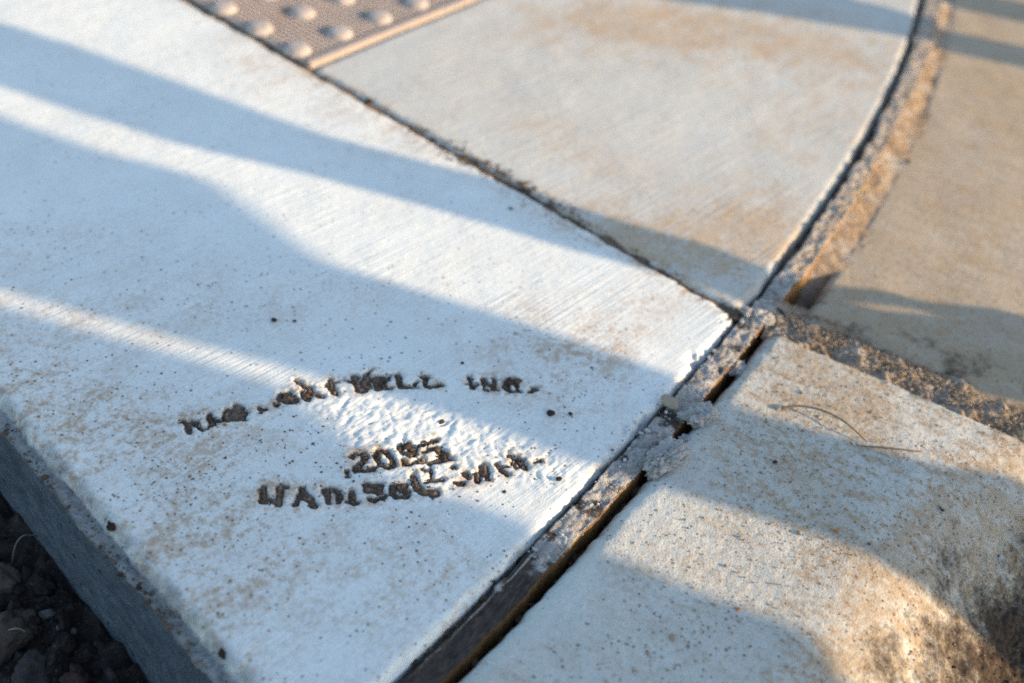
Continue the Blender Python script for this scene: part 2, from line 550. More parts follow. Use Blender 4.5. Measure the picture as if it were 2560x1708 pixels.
# stamped letters: strokes (x, y, half width) in crop pixels -> ground
CROPS = {'a': (430, 900, 4.519), 'b': (800, 900, 4.0517), 'c': (620, 1080, 3.1757)}
LET = [
    ('a', [[(110, 690, 26), (270, 705, 34)], [(180, 700, 34), (195, 815, 22)], [(260, 740, 18), (360, 785, 18)]]),
    ('a', [[(425, 605, 26), (455, 730, 34)], [(450, 735, 22), (360, 790, 18)], [(430, 640, 24), (560, 675, 26)]]),
    ('a', [[(740, 530, 58), (725, 630, 62)], [(630, 560, 34), (610, 650, 42)], [(815, 590, 38), (780, 650, 40)], [(480, 690, 14), (830, 672, 18)]]),
    ('a', [[(990, 530, 16), (1010, 562, 18), (1062, 552, 15)], [(992, 602, 10), (1000, 604, 10)]]),
    ('a', [[(1180, 500, 24), (1195, 506, 20)]]),
    ('a', [[(1330, 365, 26), (1220, 385, 30), (1222, 430, 34), (1310, 472, 30), (1412, 465, 20), (1410, 420, 16)], [(1290, 415, 55), (1350, 430, 40)]]),
    ('a', [[(1390, 222, 14), (1560, 320, 26)], [(1560, 300, 26), (1540, 435, 30)], [(1580, 370, 30), (1700, 405, 22)], [(1480, 350, 28), (1510, 410, 40)]]),
    ('a', [[(1735, 285, 18), (1880, 232, 14)], [(1790, 225, 22), (1800, 300, 28), (1850, 372, 24)]]),
    ('a', [[(1950, 212, 12), (2060, 250, 18)], [(2060, 180, 34), (2130, 335, 42)], [(2195, 185, 42), (2160, 330, 44)], [(2195, 155, 14), (2258, 108, 8)], [(2225, 290, 34), (2150, 345, 24)]]),
    ('b', [[(565, 180, 34), (590, 275, 36)], [(560, 170, 22), (720, 152, 10)], [(620, 195, 36), (672, 188, 30)], [(600, 240, 36), (640, 240, 26)], [(640, 285, 12), (732, 284, 11)]]),
    ('b', [[(790, 150, 26), (800, 200, 22), (825, 270, 24), (985, 270, 13)], [(985, 215, 9), (960, 240, 11)]]),
    ('b', [[(1035, 165, 18), (1095, 175, 16)], [(1060, 175, 24), (1072, 258, 18), (1120, 272, 18), (1240, 258, 15)], [(1195, 245, 18), (1205, 250, 16)]]),
    ('b', [[(1512, 168, 16), (1545, 280, 18)], [(1470, 240, 8), (1520, 246, 12)], [(1545, 285, 13), (1590, 240, 11)]]),
    ('b', [[(1645, 185, 10), (1670, 290, 16)], [(1655, 190, 20), (1790, 302, 20)], [(1768, 180, 19), (1762, 290, 20)], [(1680, 300, 12), (1700, 312, 10)]]),
    ('b', [[(2000, 265, 16), (1970, 205, 22), (1905, 215, 24), (1885, 270, 26), (1925, 312, 18), (2030, 308, 18)]]),
    ('b', [[(2175, 286, 28), (2185, 284, 26)], [(2118, 318, 10), (2150, 318, 12)]]),
    ('c', [[(822, 195, 16), (850, 165, 17), (910, 165, 18), (942, 202, 19), (895, 242, 26), (860, 280, 22), (850, 300, 18), (985, 290, 19), (1015, 262, 15)]]),
    ('c', [[(1013, 185, 16), (1040, 140, 16), (1100, 150, 18), (1150, 212, 18), (1152, 262, 18), (1110, 280, 15), (1050, 250, 15), (1013, 185, 16)]]),
    ('c', [[(1205, 122, 24), (1240, 95, 24), (1310, 130, 32), (1300, 170, 28), (1250, 160, 26)], [(1228, 215, 14), (1245, 250, 17), (1300, 247, 15), (1390, 215, 20)]]),
    ('c', [[(1362, 102, 17), (1425, 85, 15), (1492, 62, 20)], [(1402, 155, 13), (1480, 120, 17), (1560, 165, 24), (1540, 215, 24), (1440, 242, 15)], [(1540, 200, 20), (1635, 222, 10)]]),
    ('c', [[(780, 300, 9), (796, 345, 9)]]),
    ('c', [[(122, 440, 22), (112, 540, 20)], [(110, 550, 15), (165, 555, 13)], [(170, 520, 17), (215, 545, 20)], [(258, 430, 24), (240, 560, 25)], [(265, 430, 14), (315, 432, 9)]]),
    ('c', [[(430, 445, 22), (375, 572, 17)], [(430, 445, 24), (525, 578, 26)], [(415, 512, 20), (475, 522, 26)]]),
    ('c', [[(592, 442, 15), (690, 452, 20), (732, 500, 22), (715, 550, 15)], [(618, 450, 22), (642, 555, 17)]]),
    ('c', [[(822, 455, 17), (832, 550, 24)], [(785, 543, 12), (872, 558, 14)]]),
    ('c', [[(930, 405, 18), (1045, 425, 30)], [(945, 445, 28), (1035, 460, 30)], [(965, 520, 14), (1000, 543, 14), (1075, 512, 16), (1102, 488, 12)]]),
    ('c', [[(1150, 425, 26), (1245, 412, 26)], [(1150, 465, 26), (1175, 510, 18), (1260, 508, 20), (1265, 450, 22), (1160, 440, 24)]]),
    ('c', [[(1312, 345, 24), (1340, 440, 26)], [(1345, 400, 20), (1400, 480, 26)], [(1390, 470, 30), (1480, 478, 36)], [(1405, 390, 15), (1550, 370, 12)], [(1452, 290, 8), (1452, 370, 10)], [(1380, 292, 10), (1420, 302, 9)]]),
    ('c', [[(1690, 405, 24), (1700, 405, 22)], [(1640, 395, 9), (1660, 400, 9)]]),
    ('c', [[(1720, 325, 20), (1752, 352, 20)], [(1630, 278, 13), (1634, 284, 12)], [(1815, 330, 24), (1825, 395, 18)], [(1868, 280, 36), (1880, 325, 34)], [(1890, 376, 8), (1922, 376, 8)]]),
    ('c', [[(1972, 248, 16), (2008, 308, 13), (2060, 335, 13)], [(2020, 270, 6), (2078, 270, 6)]]),
    ('c', [[(2068, 185, 15), (2110, 202, 16), (2185, 217, 12)], [(2180, 262, 26), (2195, 280, 24)], [(2080, 240, 7), (2145, 292, 9)], [(2100, 240, 7), (2200, 246, 7)]]),
    ('c', [[(2272, 240, 11), (2320, 226, 9)]]),
]


def stroke_world(cr, st):
    ox, oy, sc = CROPS[cr]
    out = []
    for (x, y, w) in st:
        p = un(ox + x / sc, oy + y / sc)
        a = un(ox + (x - w) / sc, oy + y / sc)
        b = un(ox + (x + w) / sc, oy + y / sc)
        c = un(ox + x / sc, oy + (y - w) / sc)
        d = un(ox + x / sc, oy + (y + w) / sc)
        # round stroke on the ground: between the wide and the foreshortened half width
        r = (.5 * np.linalg.norm(b - a) * .5 + .5 * np.linalg.norm(d - c) * .5) * 1.08 + .0002
        out.append((p[0], p[1], r))
    return out


LETW = [[stroke_world(cr, st) for st in strokes] for cr, strokes in LET]


def sdf_strokes(X, Y, strokes):
    D = np.full(X.shape, 1.0)
    for st in strokes:
        for (x0, y0, r0), (x1, y1, r1) in zip(st[:-1], st[1:]):
            dx, dy = x1 - x0, y1 - y0
            L = dx * dx + dy * dy + 1e-12
            k = np.clip(((X - x0) * dx + (Y - y0) * dy) / L, 0, 1)
            D = np.minimum(D, np.hypot(X - x0 - k * dx, Y - y0 - k * dy) - (r0 + k * (r1 - r0)))
    return D


def letter_sdf(X, Y):
    D = np.full(X.shape, 1.0)
    for strokes in LETW:
        P = np.array([p for st in strokes for p in st])
        m = (X > P[:, 0].min() - .03) & (X < P[:, 0].max() + .03) & (Y > P[:, 1].min() - .03) & (Y < P[:, 1].max() + .03)
        if m.any():
            D[m] = np.minimum(D[m], sdf_strokes(X[m], Y[m], strokes))
    return D + .0009 * noise(X, Y, 260, 3) + .0006 * noise(X, Y, 600, 4)


def poly_mask(X, Y, poly, soft):
    """1 inside polygon, falling to 0 over 'soft' outside"""
    P = np.array(poly)
    inside = np.zeros(X.shape, bool)
    D = np.full(X.shape, 9.0)
    for i in range(len(P)):
        x0, y0 = P[i]
        x1, y1 = P[(i + 1) % len(P)]
        c = ((y0 > Y) != (y1 > Y)) & (X < (x1 - x0) * (Y - y0) / (y1 - y0 + 1e-15) + x0)
        inside ^= c
        dx, dy = x1 - x0, y1 - y0
        k = np.clip(((X - x0) * dx + (Y - y0) * dy) / (dx * dx + dy * dy + 1e-12), 0, 1)
        D = np.minimum(D, np.hypot(X - x0 - k * dx, Y - y0 - k * dy))
    D = np.where(inside, -D, D)
    return sstep(soft, -soft, D)


def blob(X, Y, px, py, r, asp=1.0, ang=0.0):
    p = ud(px, py)
    dx, dy = X - p[0], Y - p[1]
    c, s = math.cos(ang), math.sin(ang)
    a, b = (c * dx + s * dy), (-s * dx + c * dy) * asp
    return np.exp(-(a * a + b * b) / (r * r))


def edge_round(d, r):
    """drop below the surface at distance d from an edge rounded with radius r"""
    k = np.clip(1 - d / r, 0, 1)
    return -r * (1 - np.sqrt(np.clip(1 - k * k, 0, 1)))


def line_dist(X, Y, p, d):
    return (X - p[0]) * -d[1] + (Y - p[1]) * d[0]


# ------------------------------------------------------------------ stamped sidewalk slab
FAR_L = 1.75
p_le = np.array([cx_(Y_LE), Y_LE])
p_j2 = np.array([cx_(Y_J2), Y_J2])
far_le, far_j2 = p_le - LE_D * FAR_L, p_j2 - J2_D * FAR_L


def graded(fine_to, n_fine, end, n_coarse):
    a = np.linspace(0, fine_to, n_fine, endpoint=False)
    b = fine_to + (end - fine_to) * np.linspace(0, 1, n_coarse) ** 1.4
    return np.concatenate([a, b])


def slab_panel():
    NA = 400
    a = np.linspace(0, 1, NA)
    b = graded(.60, 800, 1.0, 60)
    ys = Y_LE + (Y_J2 - Y_LE) * a
    sx, sy = cx_(ys), ys
    ex = far_le[0] + (far_j2[0] - far_le[0]) * a
    ey = far_le[1] + (far_j2[1] - far_le[1]) * a
    X = sx[:, None] + (ex - sx)[:, None] * b[None]
    Y = sy[:, None] + (ey - sy)[:, None] * b[None]
    dL = line_dist(X, Y, LE_A, LE_D)
    dJ = -line_dist(X, Y, J2_A, J2_D)
    dC = -t_of(X, Y)[0]
    wob = .0012 * fbm(X, Y, 60, 3, 21)
    Z = .0006 * fbm(X, Y, 9, 3, 1) + .00009 * fbm(X, Y, 90, 3, 2)
    Z = Z + edge_round(np.maximum(dL + wob * 1.5, 0), .010)
    Z = Z + edge_round(np.maximum(dJ + wob * 1.6 - .0015, 0), .0075)
    Z = Z + edge_round(np.maximum(dC + wob * 1.3 - .001, 0), .006)
    # broken bits of the joint edge
    chip = sstep(.15, .6, fbm(X, Y, 38, 5, 33, .6)) * sstep(.014, .002, dC) * sstep(.40, .55, Y)
    Z = Z - .0055 * chip
    # texture left when the stamp was rocked loose
    cr = poly_mask(X, Y, [ud(*q) for q in [(650, 890), (760, 868), (900, 905), (1050, 935), (1190, 1000), (1330, 1065), (1270, 1120),
                                           (1160, 1085), (1010, 1075), (1030, 1130), (900, 1130), (800, 1090), (760, 1010), (700, 940)]], .016)
    wx, wy = X + .004 * fbm(X, Y, 70, 3, 41), Y + .004 * fbm(X, Y, 70, 3, 42)
    c_, s_ = math.cos(math.radians(70)), math.sin(math.radians(70))
    ra, rb = (wx * c_ + wy * s_) * .55, -wx * s_ + wy * c_
    rid = (1 - np.abs(noise(ra, rb, 120, 51)) * 1.6)
    rid2 = (1 - np.abs(noise(ra, rb, 240, 52)) * 1.6)
    Z = Z + cr * (.0012 * rid + .0006 * rid2 + .0004 * fbm(X, Y, 300, 2, 53) - .0010)
    # letters pressed in
    sd = letter_sdf(X, Y)
    Z = Z - .0048 * sstep(.0010, -.0012, sd)
    Z = Z + .0007 * sstep(.0075, .0012, sd) * sstep(-.0005, .0012, sd) * (.6 + .6 * noise(X, Y, 150, 61))
    # pushed smear right of the stamp
    smear = blob(X, Y, 1225, 1095, .022, 2.2, math.radians(20))
    Z = Z + smear * .0011 * noise(X * .6 + Y, Y * .6 - X, 130, 62)
    # dirt film
    dirt = np.full(X.shape, .05)
    for q in [(180, 1010, .10, 1.8, -.7, .55), (330, 1180, .09, 2.0, -.7, .60), (560, 1080, .06, 1, 0, .30), (1330, 830, .06, 2.2, 0, .40),
              (1500, 690, .05, 2.2, .9, .30), (1340, 730, .06, 1.5, .5, .20), (1290, 930, .05, 1.4, 0, .35), (760, 1340, .09, 1.6, 0, .20),
              (930, 1210, .06, 1.3, 0, .15), (200, 720, .12, 3, .5, .30), (900, 290, .08, 2.0, -.6, .45), (640, 160, .08, 2.0, -.6, .40),
              (1150, 420, .04, 3, -.6, .8), (60, 950, .05, 1.5, -.7, .5), (480, 1290, .06, 2.2, .4, .2), (1000, 1330, .05, 1.8, .8, .2), (1180, 760, .05, 1.5, .5, .3), (1420, 770, .05, 2.5, .9, .25), (700, 700, .09, 2.5, .4, .22), (100, 560, .08, 2, .3, .2), (1030, 330, .05, 2.5, -.6, .45), (1280, 500, .05, 3, -.6, .75), (600, 1400, .1, 1.5, 0, .08), (90, 1050, .06, 1.5, -.7, .4), (440, 960, .05, 1.4, .3, .25)]:
        dirt += q[5] * blob(X, Y, *q[:5])
    dirt += .55 * sstep(.006, .0005, np.abs(sd)) * (sd > -.002)
    dirt += (.35 + .5 * sstep(-.1, .5, fbm(X, Y, 11, 4, 73))) * sstep(.022, .003, dJ) + .25 * sstep(.03, .004, dL) * sstep(.1, .5, fbm(X, Y, 30, 3, 71) + .3)
    dirt = np.minimum(dirt, .68)
    soil = np.clip(1.1 * sstep(.007, .001, dJ) * sstep(-.2, .4, fbm(X, Y, 40, 3, 72)), 0, 1)
    soil = np.maximum(soil, .45 * sstep(.0015, -.0015, sd))
    dirt = np.maximum(dirt, .55 * sstep(.009, .001, dC) * sstep(-.3, .4, fbm(X, Y, 25, 4, 74)))  # joint rim tinted darker in colour to offset its bright sky light
    # skirts: joint side (a end), joint-board side (b start), left outer edge (a start, a cast face)
    sk = lambda A, add, ax, side: np.concatenate(([A.take([0], ax) + add, A] if side == 0 else [A, A.take([-1], ax) + add]), ax)
    X, Y, Z, dirt, soil = (sk(A, v, 0, 1) for A, v in ((X, 0), (Y, 0), (Z, -.06), (dirt, 0), (soil, 0)))
    X, Y, Z, dirt, soil = (sk(A, v, 1, 0) for A, v in ((X, 0), (Y, 0), (Z, -.07), (dirt, 0), (soil, 0)))
    prof = [(.0022, -.0050), (.0050, -.0058), (.0078, -.0066), (.0092, -.0085), (.0086, -.0125), (.0090, -.02), (.0096, -.03),
            (.0104, -.042), (.0112, -.055), (.0122, -.07), (.0133, -.085), (.0143, -.10), (.0154, -.115), (.0165, -.13), (.018, -.155), (.020, -.18)]
    nxl, nyl = LE_D[1], -LE_D[0]
    x0, y0 = X[0].copy(), Y[0].copy()
    zb = -.010
    q = x0 * LE_D[0] + y0 * LE_D[1]
    rows = []
    for k, (o, z) in enumerate(prof):
        lipw = (.0022 * fbm(q, q * .3 + k * .012, 18, 5, 81, .6) + .0007 * fbm(q, q * .3 + k * .01, 210, 3, 82)) * (1 if k < 5 else .3)
        lz = (.0022 * fbm(q, q * .3 + k * .01, 40, 5, 83, .65)) * (1 if k < 5 else .2)
        jut = .003 * np.clip(fbm(q, q * .2, 13, 5, 84, .6) - .1, 0, 1) * (1 if k < 5 else 0)
        rows.append((x0 + nxl * (o + lipw + jut), y0 + nyl * (o + lipw + jut), np.full_like(x0, z + zb + .004) + lz,
                     np.full_like(x0, .8 if k < 5 else .05), np.clip(.55 * fbm(q, q * 0 + k * .02, 50, 4, 85), 0, .5) * (1.0 if k < 5 else .25)))
    rows = rows[::-1]
    X = np.concatenate([np.stack([r[0] for r in rows]), X])
    Y = np.concatenate([np.stack([r[1] for r in rows]), Y])
    Z = np.concatenate([np.stack([r[2] for r in rows]), Z])
    dirt = np.concatenate([np.stack([r[3] for r in rows]), dirt])
    soil = np.concatenate([np.stack([r[4] for r in rows]), soil])
    formed_shade = .50 * sstep(.009, .002, line_dist(X, Y, LE_A, LE_D)) * (.65 + .6 * fbm(X, Y, 60, 5, 86, .6))  # shade of the rounded edge put into its colour
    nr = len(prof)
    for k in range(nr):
        formed_shade[nr - 1 - k] = (.7, .7, .65, .8, .95)[k] if k < 5 else 1
    formed_shade = np.clip(formed_shade, 0, 1)
    me = grid_mesh('sidewalk_slab', X, Y, Z, M_SLAB, {'dirt': dirt, 'soil': soil, 'formed_shade': formed_shade})
    o = lk('sidewalk_slab', me)
    o['kind'] = 'structure'
    o['label'] = 'pale broom-finished concrete slab with pressed lettering beside the curb joint'


slab_panel()


# ------------------------------------------------------------------ ramp slab right of the tactile plate
def ramp_panel():
    NV = 330
    vv = graded(.80, 300, 1.5, 30)
    bb = np.linspace(0, 1, 230) 
    st = PLATE_C[None] + vv[:, None] * VDIR[None] + J2_D[None] * .004
    ends = []
    for p in st:
        y = curve_hit(p, J2_D)
        ends.append((cx_(y), y))
    ends = np.array(ends)
    X = st[:, 0:1] + (ends[:, 0:1] - st[:, 0:1]) * bb[None]
    Y = st[:, 1:2] + (ends[:, 1:2] - st[:, 1:2]) * bb[None]
    dJ = line_dist(X, Y, J2_A, J2_D)
    dC = -t_of(X, Y)[0]
    dP = (X - PLATE_C[0]) * J2_D[0] + (Y - PLATE_C[1]) * J2_D[1] - .004
    wob = .0012 * fbm(X, Y, 55, 3, 121)
    Z = .0010 * fbm(X, Y, 7, 3, 101) + .00009 * fbm(X, Y, 90, 3, 102)
    Z += edge_round(np.maximum(dJ + wob - .0015, 0), .007)
    Z += edge_round(np.maximum(dC + wob, 0), .009)
    Z += edge_round(np.maximum(dP, 0), .004)
    dirt = np.full(X.shape, .12)
    for q in [(1680, 530, .085, 1.8, .3, 1.0), (1600, 60, .16, 1.8, .2, .85), (1780, 560, .04, 1.5, 1, .6), (1750, 430, .05, 1.2, .8, .3), (1300, 330, .07, 2, -.6, .5), (1950, 130, .12, 1.5, .8, .6),
              (1380, 60, .14, 2, .2, .45), (1850, 300, .1, 1.5, 1, .35), (1600, 600, .06, 2, -.5, .5), (1440, 530, .06, 2.5, -.6, .8)]:
        dirt += q[5] * blob(X, Y, *q[:5])
    dirt += .5 * sstep(.018, .002, dJ)
    soil = np.clip(.9 * sstep(.008, .001, dJ) * sstep(-.1, .5, fbm(X, Y, 40, 3, 131)), 0, 1)
    pad = lambda A, v, ax, s: np.concatenate(([A.take([0], ax) + v, A] if s == 0 else [A, A.take([-1], ax) + v]), ax)
    for ax, s in ((0, 0), (1, 0), (1, 1)):
        X, Y, Z, dirt, soil = (pad(A, v, ax, s) for A, v in ((X, 0), (Y, 0), (Z, -.07), (dirt, 0), (soil, 0)))
    o = lk('ramp_slab', grid_mesh('ramp_slab', X, Y, Z, M_RAMP, {'dirt': dirt, 'soil': soil}))
    o['kind'] = 'structure'
    o['label'] = 'warm-stained concrete ramp slab between the tactile plate and the curb'


ramp_panel()


# slab carrying the plate and running on behind it
def flat_slab(name, corners, z, mat, n=60, drop=.12):
    a = np.linspace(0, 1, n)
    A, B, C, D = [np.array(c) for c in corners]
    u, v = np.meshgrid(a, a, indexing='ij')
    P = (A[None, None] * (1 - u)[..., None] * (1 - v)[..., None] + B[None, None] * u[..., None] * (1 - v)[..., None]
         + C[None, None] * (u * v)[..., None] + D[None, None] * ((1 - u) * v)[..., None])
    X, Y = P[..., 0], P[..., 1]
    Z = z + .0006 * fbm(X, Y, 8, 3, 7)
    dirt = np.full(X.shape, .15)
    soil = np.zeros(X.shape)
    pad = lambda A_, v_, ax, s: np.concatenate(([A_.take([0], ax) + v_, A_] if s == 0 else [A_, A_.take([-1], ax) + v_]), ax)
    for ax, s in ((0, 0), (0, 1), (1, 0), (1, 1)):
        X, Y, Z, dirt, soil = (pad(q, w, ax, s) for q, w in ((X, 0), (Y, 0), (Z, -drop), (dirt, 0), (soil, 0)))
    o = lk(name, grid_mesh(name, X, Y, Z, mat, {'dirt': dirt, 'soil': soil}))
    o['kind'] = 'structure'
    return o


PU, PV = .62, .66
pc = lambda u, v: PLATE_C + J2_D * u + VDIR * v
flat_slab('plate_bed', [pc(-PU - .0, .003), pc(0.0, .003), pc(0.0, PV), pc(-PU, PV)], -.009, M_RAMP)['label'] = 'concrete bed under the tactile plate'
flat_slab('landing_slab', [pc(-1.6, .004), pc(-PU - .004, .004), pc(-PU - .004, 1.5), pc(-1.6, 1.5)], 0, M_RAMP)['label'] = 'concrete slab on the far side of the tactile plate'
flat_slab('landing_slab', [pc(-PU, PV + .004), pc(0, PV + .004), pc(0, 1.5), pc(-PU, 1.5)], 0, M_RAMP)['label'] = 'concrete slab at the head of the ramp behind the tactile plate'


# ------------------------------------------------------------------ tactile plate
def tactile_plate():
    root = lk('tactile_plate', None, label='weathered tan tactile warning plate with rows of raised domes', category='tactile plate')
    org = pc(0, 0)
    root.location = (org[0], org[1], -.008)
    ang = math.atan2(J2_D[1], J2_D[0])
    root.rotation_euler = (0, 0, ang)
    # local: x along J2_D (plate occupies x<0), y along VDIR
    W, H, zt = PU - .006, PV - .010, .0095
    bm = bmesh.new()

    def box(x0, x1, y0, y1, z0, z1, bev=0.0):
        r = bmesh.ops.create_cube(bm, size=1)
        for v in r['verts']:
            v.co = Vector(((x0 + x1) / 2 + v.co.x * (x1 - x0), (y0 + y1) / 2 + v.co.y * (y1 - y0), (z0 + z1) / 2 + v.co.z * (z1 - z0)))
        if bev:
            es = list({e for v in r['verts'] for e in v.link_edges})
            bmesh.ops.bevel(bm, geom=es, offset=bev, segments=2, affect='EDGES')
    box(-W, -.001, .004, H, -.001, zt - .0005)
    me = bpy.data.meshes.new('panel')
    bm.to_mesh(me)
    bm.free()
    me.materials.append(M_PLATE)
    lk('panel', me, root)
    # raised rim, four pieces
    for nm, (x0, x1, y0, y1) in {'r': (-.0085, 0.0005, .003, H), 'n': (-W, -.009, .003, .010), 'l': (-W, -W + .0085, .0105, H), 'f': (-W + .009, -.009, H - .008, H + .001)}.items():
        bm = bmesh.new()
        box(x0, x1, y0, y1, 0, zt + (.0030 if nm == 'r' else .0008), .0012)
        me = bpy.data.meshes.new('rim')
        bm.to_mesh(me)
        bm.free()
        me.materials.append(M_PLATE)
        lk('rim', me, root)
    # fine anti-slip ridges: too small to pick apart, one part
    V, F = [], []
    pitch = .0064
    n = 0
    xs = np.arange(-W + .012, -.012, pitch)
    ys = np.arange(.014, H - .012, pitch)
    sel = [(x, y) for x in xs for y in ys if y < .30 and x > -.40]
    for x, y in sel:
        h, w, t = .0014, .0024, .0016
        V += [(x - w, y - w, zt - .0008), (x + w, y - w, zt - .0008), (x + w, y + w, zt - .0008), (x - w, y + w, zt - .0008),
              (x - t, y - t, zt + h), (x + t, y - t, zt + h), (x + t, y + t, zt + h), (x - t, y + t, zt + h)]
        F += [(n, n + 1, n + 5, n + 4), (n + 1, n + 2, n + 6, n + 5), (n + 2, n + 3, n + 7, n + 6), (n + 3, n, n + 4, n + 7), (n + 4, n + 5, n + 6, n + 7)]
        n += 8
    o = lk('anti_slip_studs', mesh_np('anti_slip_studs', np.array(V), np.array(F), M_PLATE, smooth=False), root)
    o['kind'] = 'stuff'
    # domes: lattice measured from the photograph (60 mm)
    bm = bmesh.new()
    prof = [(.0150, 0), (.0142, .0014), (.0128, .0040), (.0112, .0058), (.0085, .0068), (.0040, .0072), (0, .0073)]
    SEG = 20
    rings = []
    for r, z in prof[:-1]:
        rings.append([bm.verts.new((r * math.cos(2 * math.pi * k / SEG), r * math.sin(2 * math.pi * k / SEG), z)) for k in range(SEG)])
    top = bm.verts.new((0, 0, prof[-1][1]))
    for a, b in zip(rings[:-1], rings[1:]):
        for k in range(SEG):
            f = bm.faces.new((a[k], a[(k + 1) % SEG], b[(k + 1) % SEG], b[k]))
            f.smooth = True
    for k in range(SEG):
        bm.faces.new((rings[-1][k], rings[-1][(k + 1) % SEG], top)).smooth = True
    dm = bpy.data.meshes.new('dome')
    bm.to_mesh(dm)
    bm.free()
    dm.materials.append(M_DOME)
    # lattice origin: dome at photo pixel (745,131)
    q = un(745, 131) - org
    dx0, dy0 = q @ J2_D, q @ VDIR
    SP = .060
    for i in range(0, 10):
        for j in range(0, 11):
            x, y = dx0 - i * SP, dy0 + j * SP
            if x > -W + .02 and y < H - .02:
                d = lk('dome', dm, root)
                d.location = (x, y, zt - .0004)
                d.rotation_euler = (0, 0, i + j * 2.1)


tactile_plate()

# ------------------------------------------------------------------ curb (near and far sections)
CJ_A, CJ_B = ud(1790, 760), ud(2350, 1000)
CJ_D = (CJ_B - CJ_A) / np.linalg.norm(CJ_B - CJ_A)
SF_A, SF_B = ud(1825, 700), ud(2350, 940)
SF_D = (SF_B - SF_A) / np.linalg.norm(SF_B - SF_A)


def curb_profile(t, y=.4):
    t = np.asarray(t, float)
    y = np.asarray(y, float)
    # flat top, rolled nose, straight apron, gutter; the roll starts farther out towards the cross joint
    s0 = .160 + .065 * sstep(.53, .68, y) + .05 * sstep(.66, .80, y)
    k = np.clip(t - s0, 0, None)
    z = -np.where(k < .07, 5.5 * k * k, 5.5 * .07 ** 2 + .77 * (k - .07))
    low = -.105 - .10 * (t - s0 - .2)
    m = np.clip((z - low) / .02, -1, 1)
    return np.where(m > 0, z, np.maximum(z, low))


def curb(name, near):
    ya, yb = (-.45, 1.0) if near else (.40, 2.2)
    t_in = .026 if near else .040
    t = np.concatenate([np.linspace(t_in, .36, 260), np.linspace(.365, .75, 40)])
    y = np.arange(ya, yb, .0016 if near else .0026)
    Yp, T = np.meshgrid(y, t, indexing='ij')
    X, Y = off(Yp, T)
    dj = line_dist(X, Y, CJ_A, CJ_D) if near else line_dist(X, Y, SF_A, SF_D)
    d_end = -dj if near else dj
    # squeeze the ends onto the joint line so the edge is clean
    base = 0.0 if near else -.009
    Z = base + curb_profile(T, Yp) + .0009 * fbm(X, Y, 10, 3, 201) + (1 if near else .35) * (.00022 * fbm(X, Y, 130, 3, 202) + .00026 * fbm(X, Y, 300, 2, 211))
    wob = .0014 * fbm(X, Y, 60, 3, 203)
    r0 = .014 if near else .008
    Z = Z + edge_round(np.maximum(T - t_in + wob, 0), r0) * 1.3
    Z = Z + edge_round(np.maximum(d_end + wob, 0), .010)
    Z = np.where(d_end < -.0005, -.05 + curb_profile(T, Yp), Z)
    TS = T - .065 * sstep(.53, .68, Yp) - .05 * sstep(.66, .80, Yp)      # offset measured along the roll
    low = sstep(.195, .30, TS)
    Z = Z + low * (.0055 * fbm(X, Y, 45, 5, 204, .6) + .0025 * np.clip(fbm(X, Y, 140, 3, 205), 0, 1))
    dirt = .38 + .22 * sstep(.30, .52, Y) + .10 * sstep(.06, .14, T) + .24 * fbm(X, Y, 12, 4, 206) + .60 * sstep(.14, .22, TS)
    for q in [(1700, 1290, .05, 1.5, 0, -.15), (1450, 1450, .12, 1.5, .5, -.12), (1850, 1160, .07, 2, -.3, .25), (1850, 880, .09, 1.6, -.4, .35), (1550, 1150, .05, 2, .9, -.2), (2050, 1450, .08, 1.5, .6, .25)]:
        dirt += q[5] * blob(X, Y, *q[:5])
    dirt -= .34 * sstep(.060, .03, T)
    if not near:
        dirt += .28 * sstep(.10, .02, d_end) + .1
    soil = np.clip(.95 * sstep(.155, .325, TS) + .35 * fbm(X, Y, 16, 5, 207, .6) * sstep(.15, .24, TS), 0, 1)
    soil = np.maximum(soil, .55 * sstep(.03, .001, d_end + .012 * fbm(X, Y, 30, 3, 213)) * sstep(-.2, .4, fbm(X, Y, 50, 3, 208)))
    if not near:
        soil = np.maximum(soil, .62 * sstep(.085, .0, d_end + .03 * fbm(X, Y, 14, 4, 212)) * sstep(-.25, .35, fbm(X, Y, 26, 4, 209)))
    pad = lambda A, v, ax, s: np.concatenate(([A.take([0], ax) + v, A] if s == 0 else [A, A.take([-1], ax) + v]), ax)
    keep = d_end > -.006
    X, Y, Z, dirt, soil = (pad(A, v, 1, 0) for A, v in ((X, 0), (Y, 0), (Z, -.09), (dirt, 0), (soil, 0)))
    keep = pad(keep, 0, 1, 0).astype(bool)
    o = lk(name, grid_mesh(name, X, Y, Z, M_CURB if near else M_CURB_FAR, {'dirt': np.clip(dirt, 0, 1), 'soil': soil}, keep))
    o['kind'] = 'structure'
    return o


curb('curb', True)['label'] = 'tan gritty rolled concrete curb section beside the stamped slab'
curb('curb', False)['label'] = 'tan dusty concrete curb section beyond the sandy cross joint'


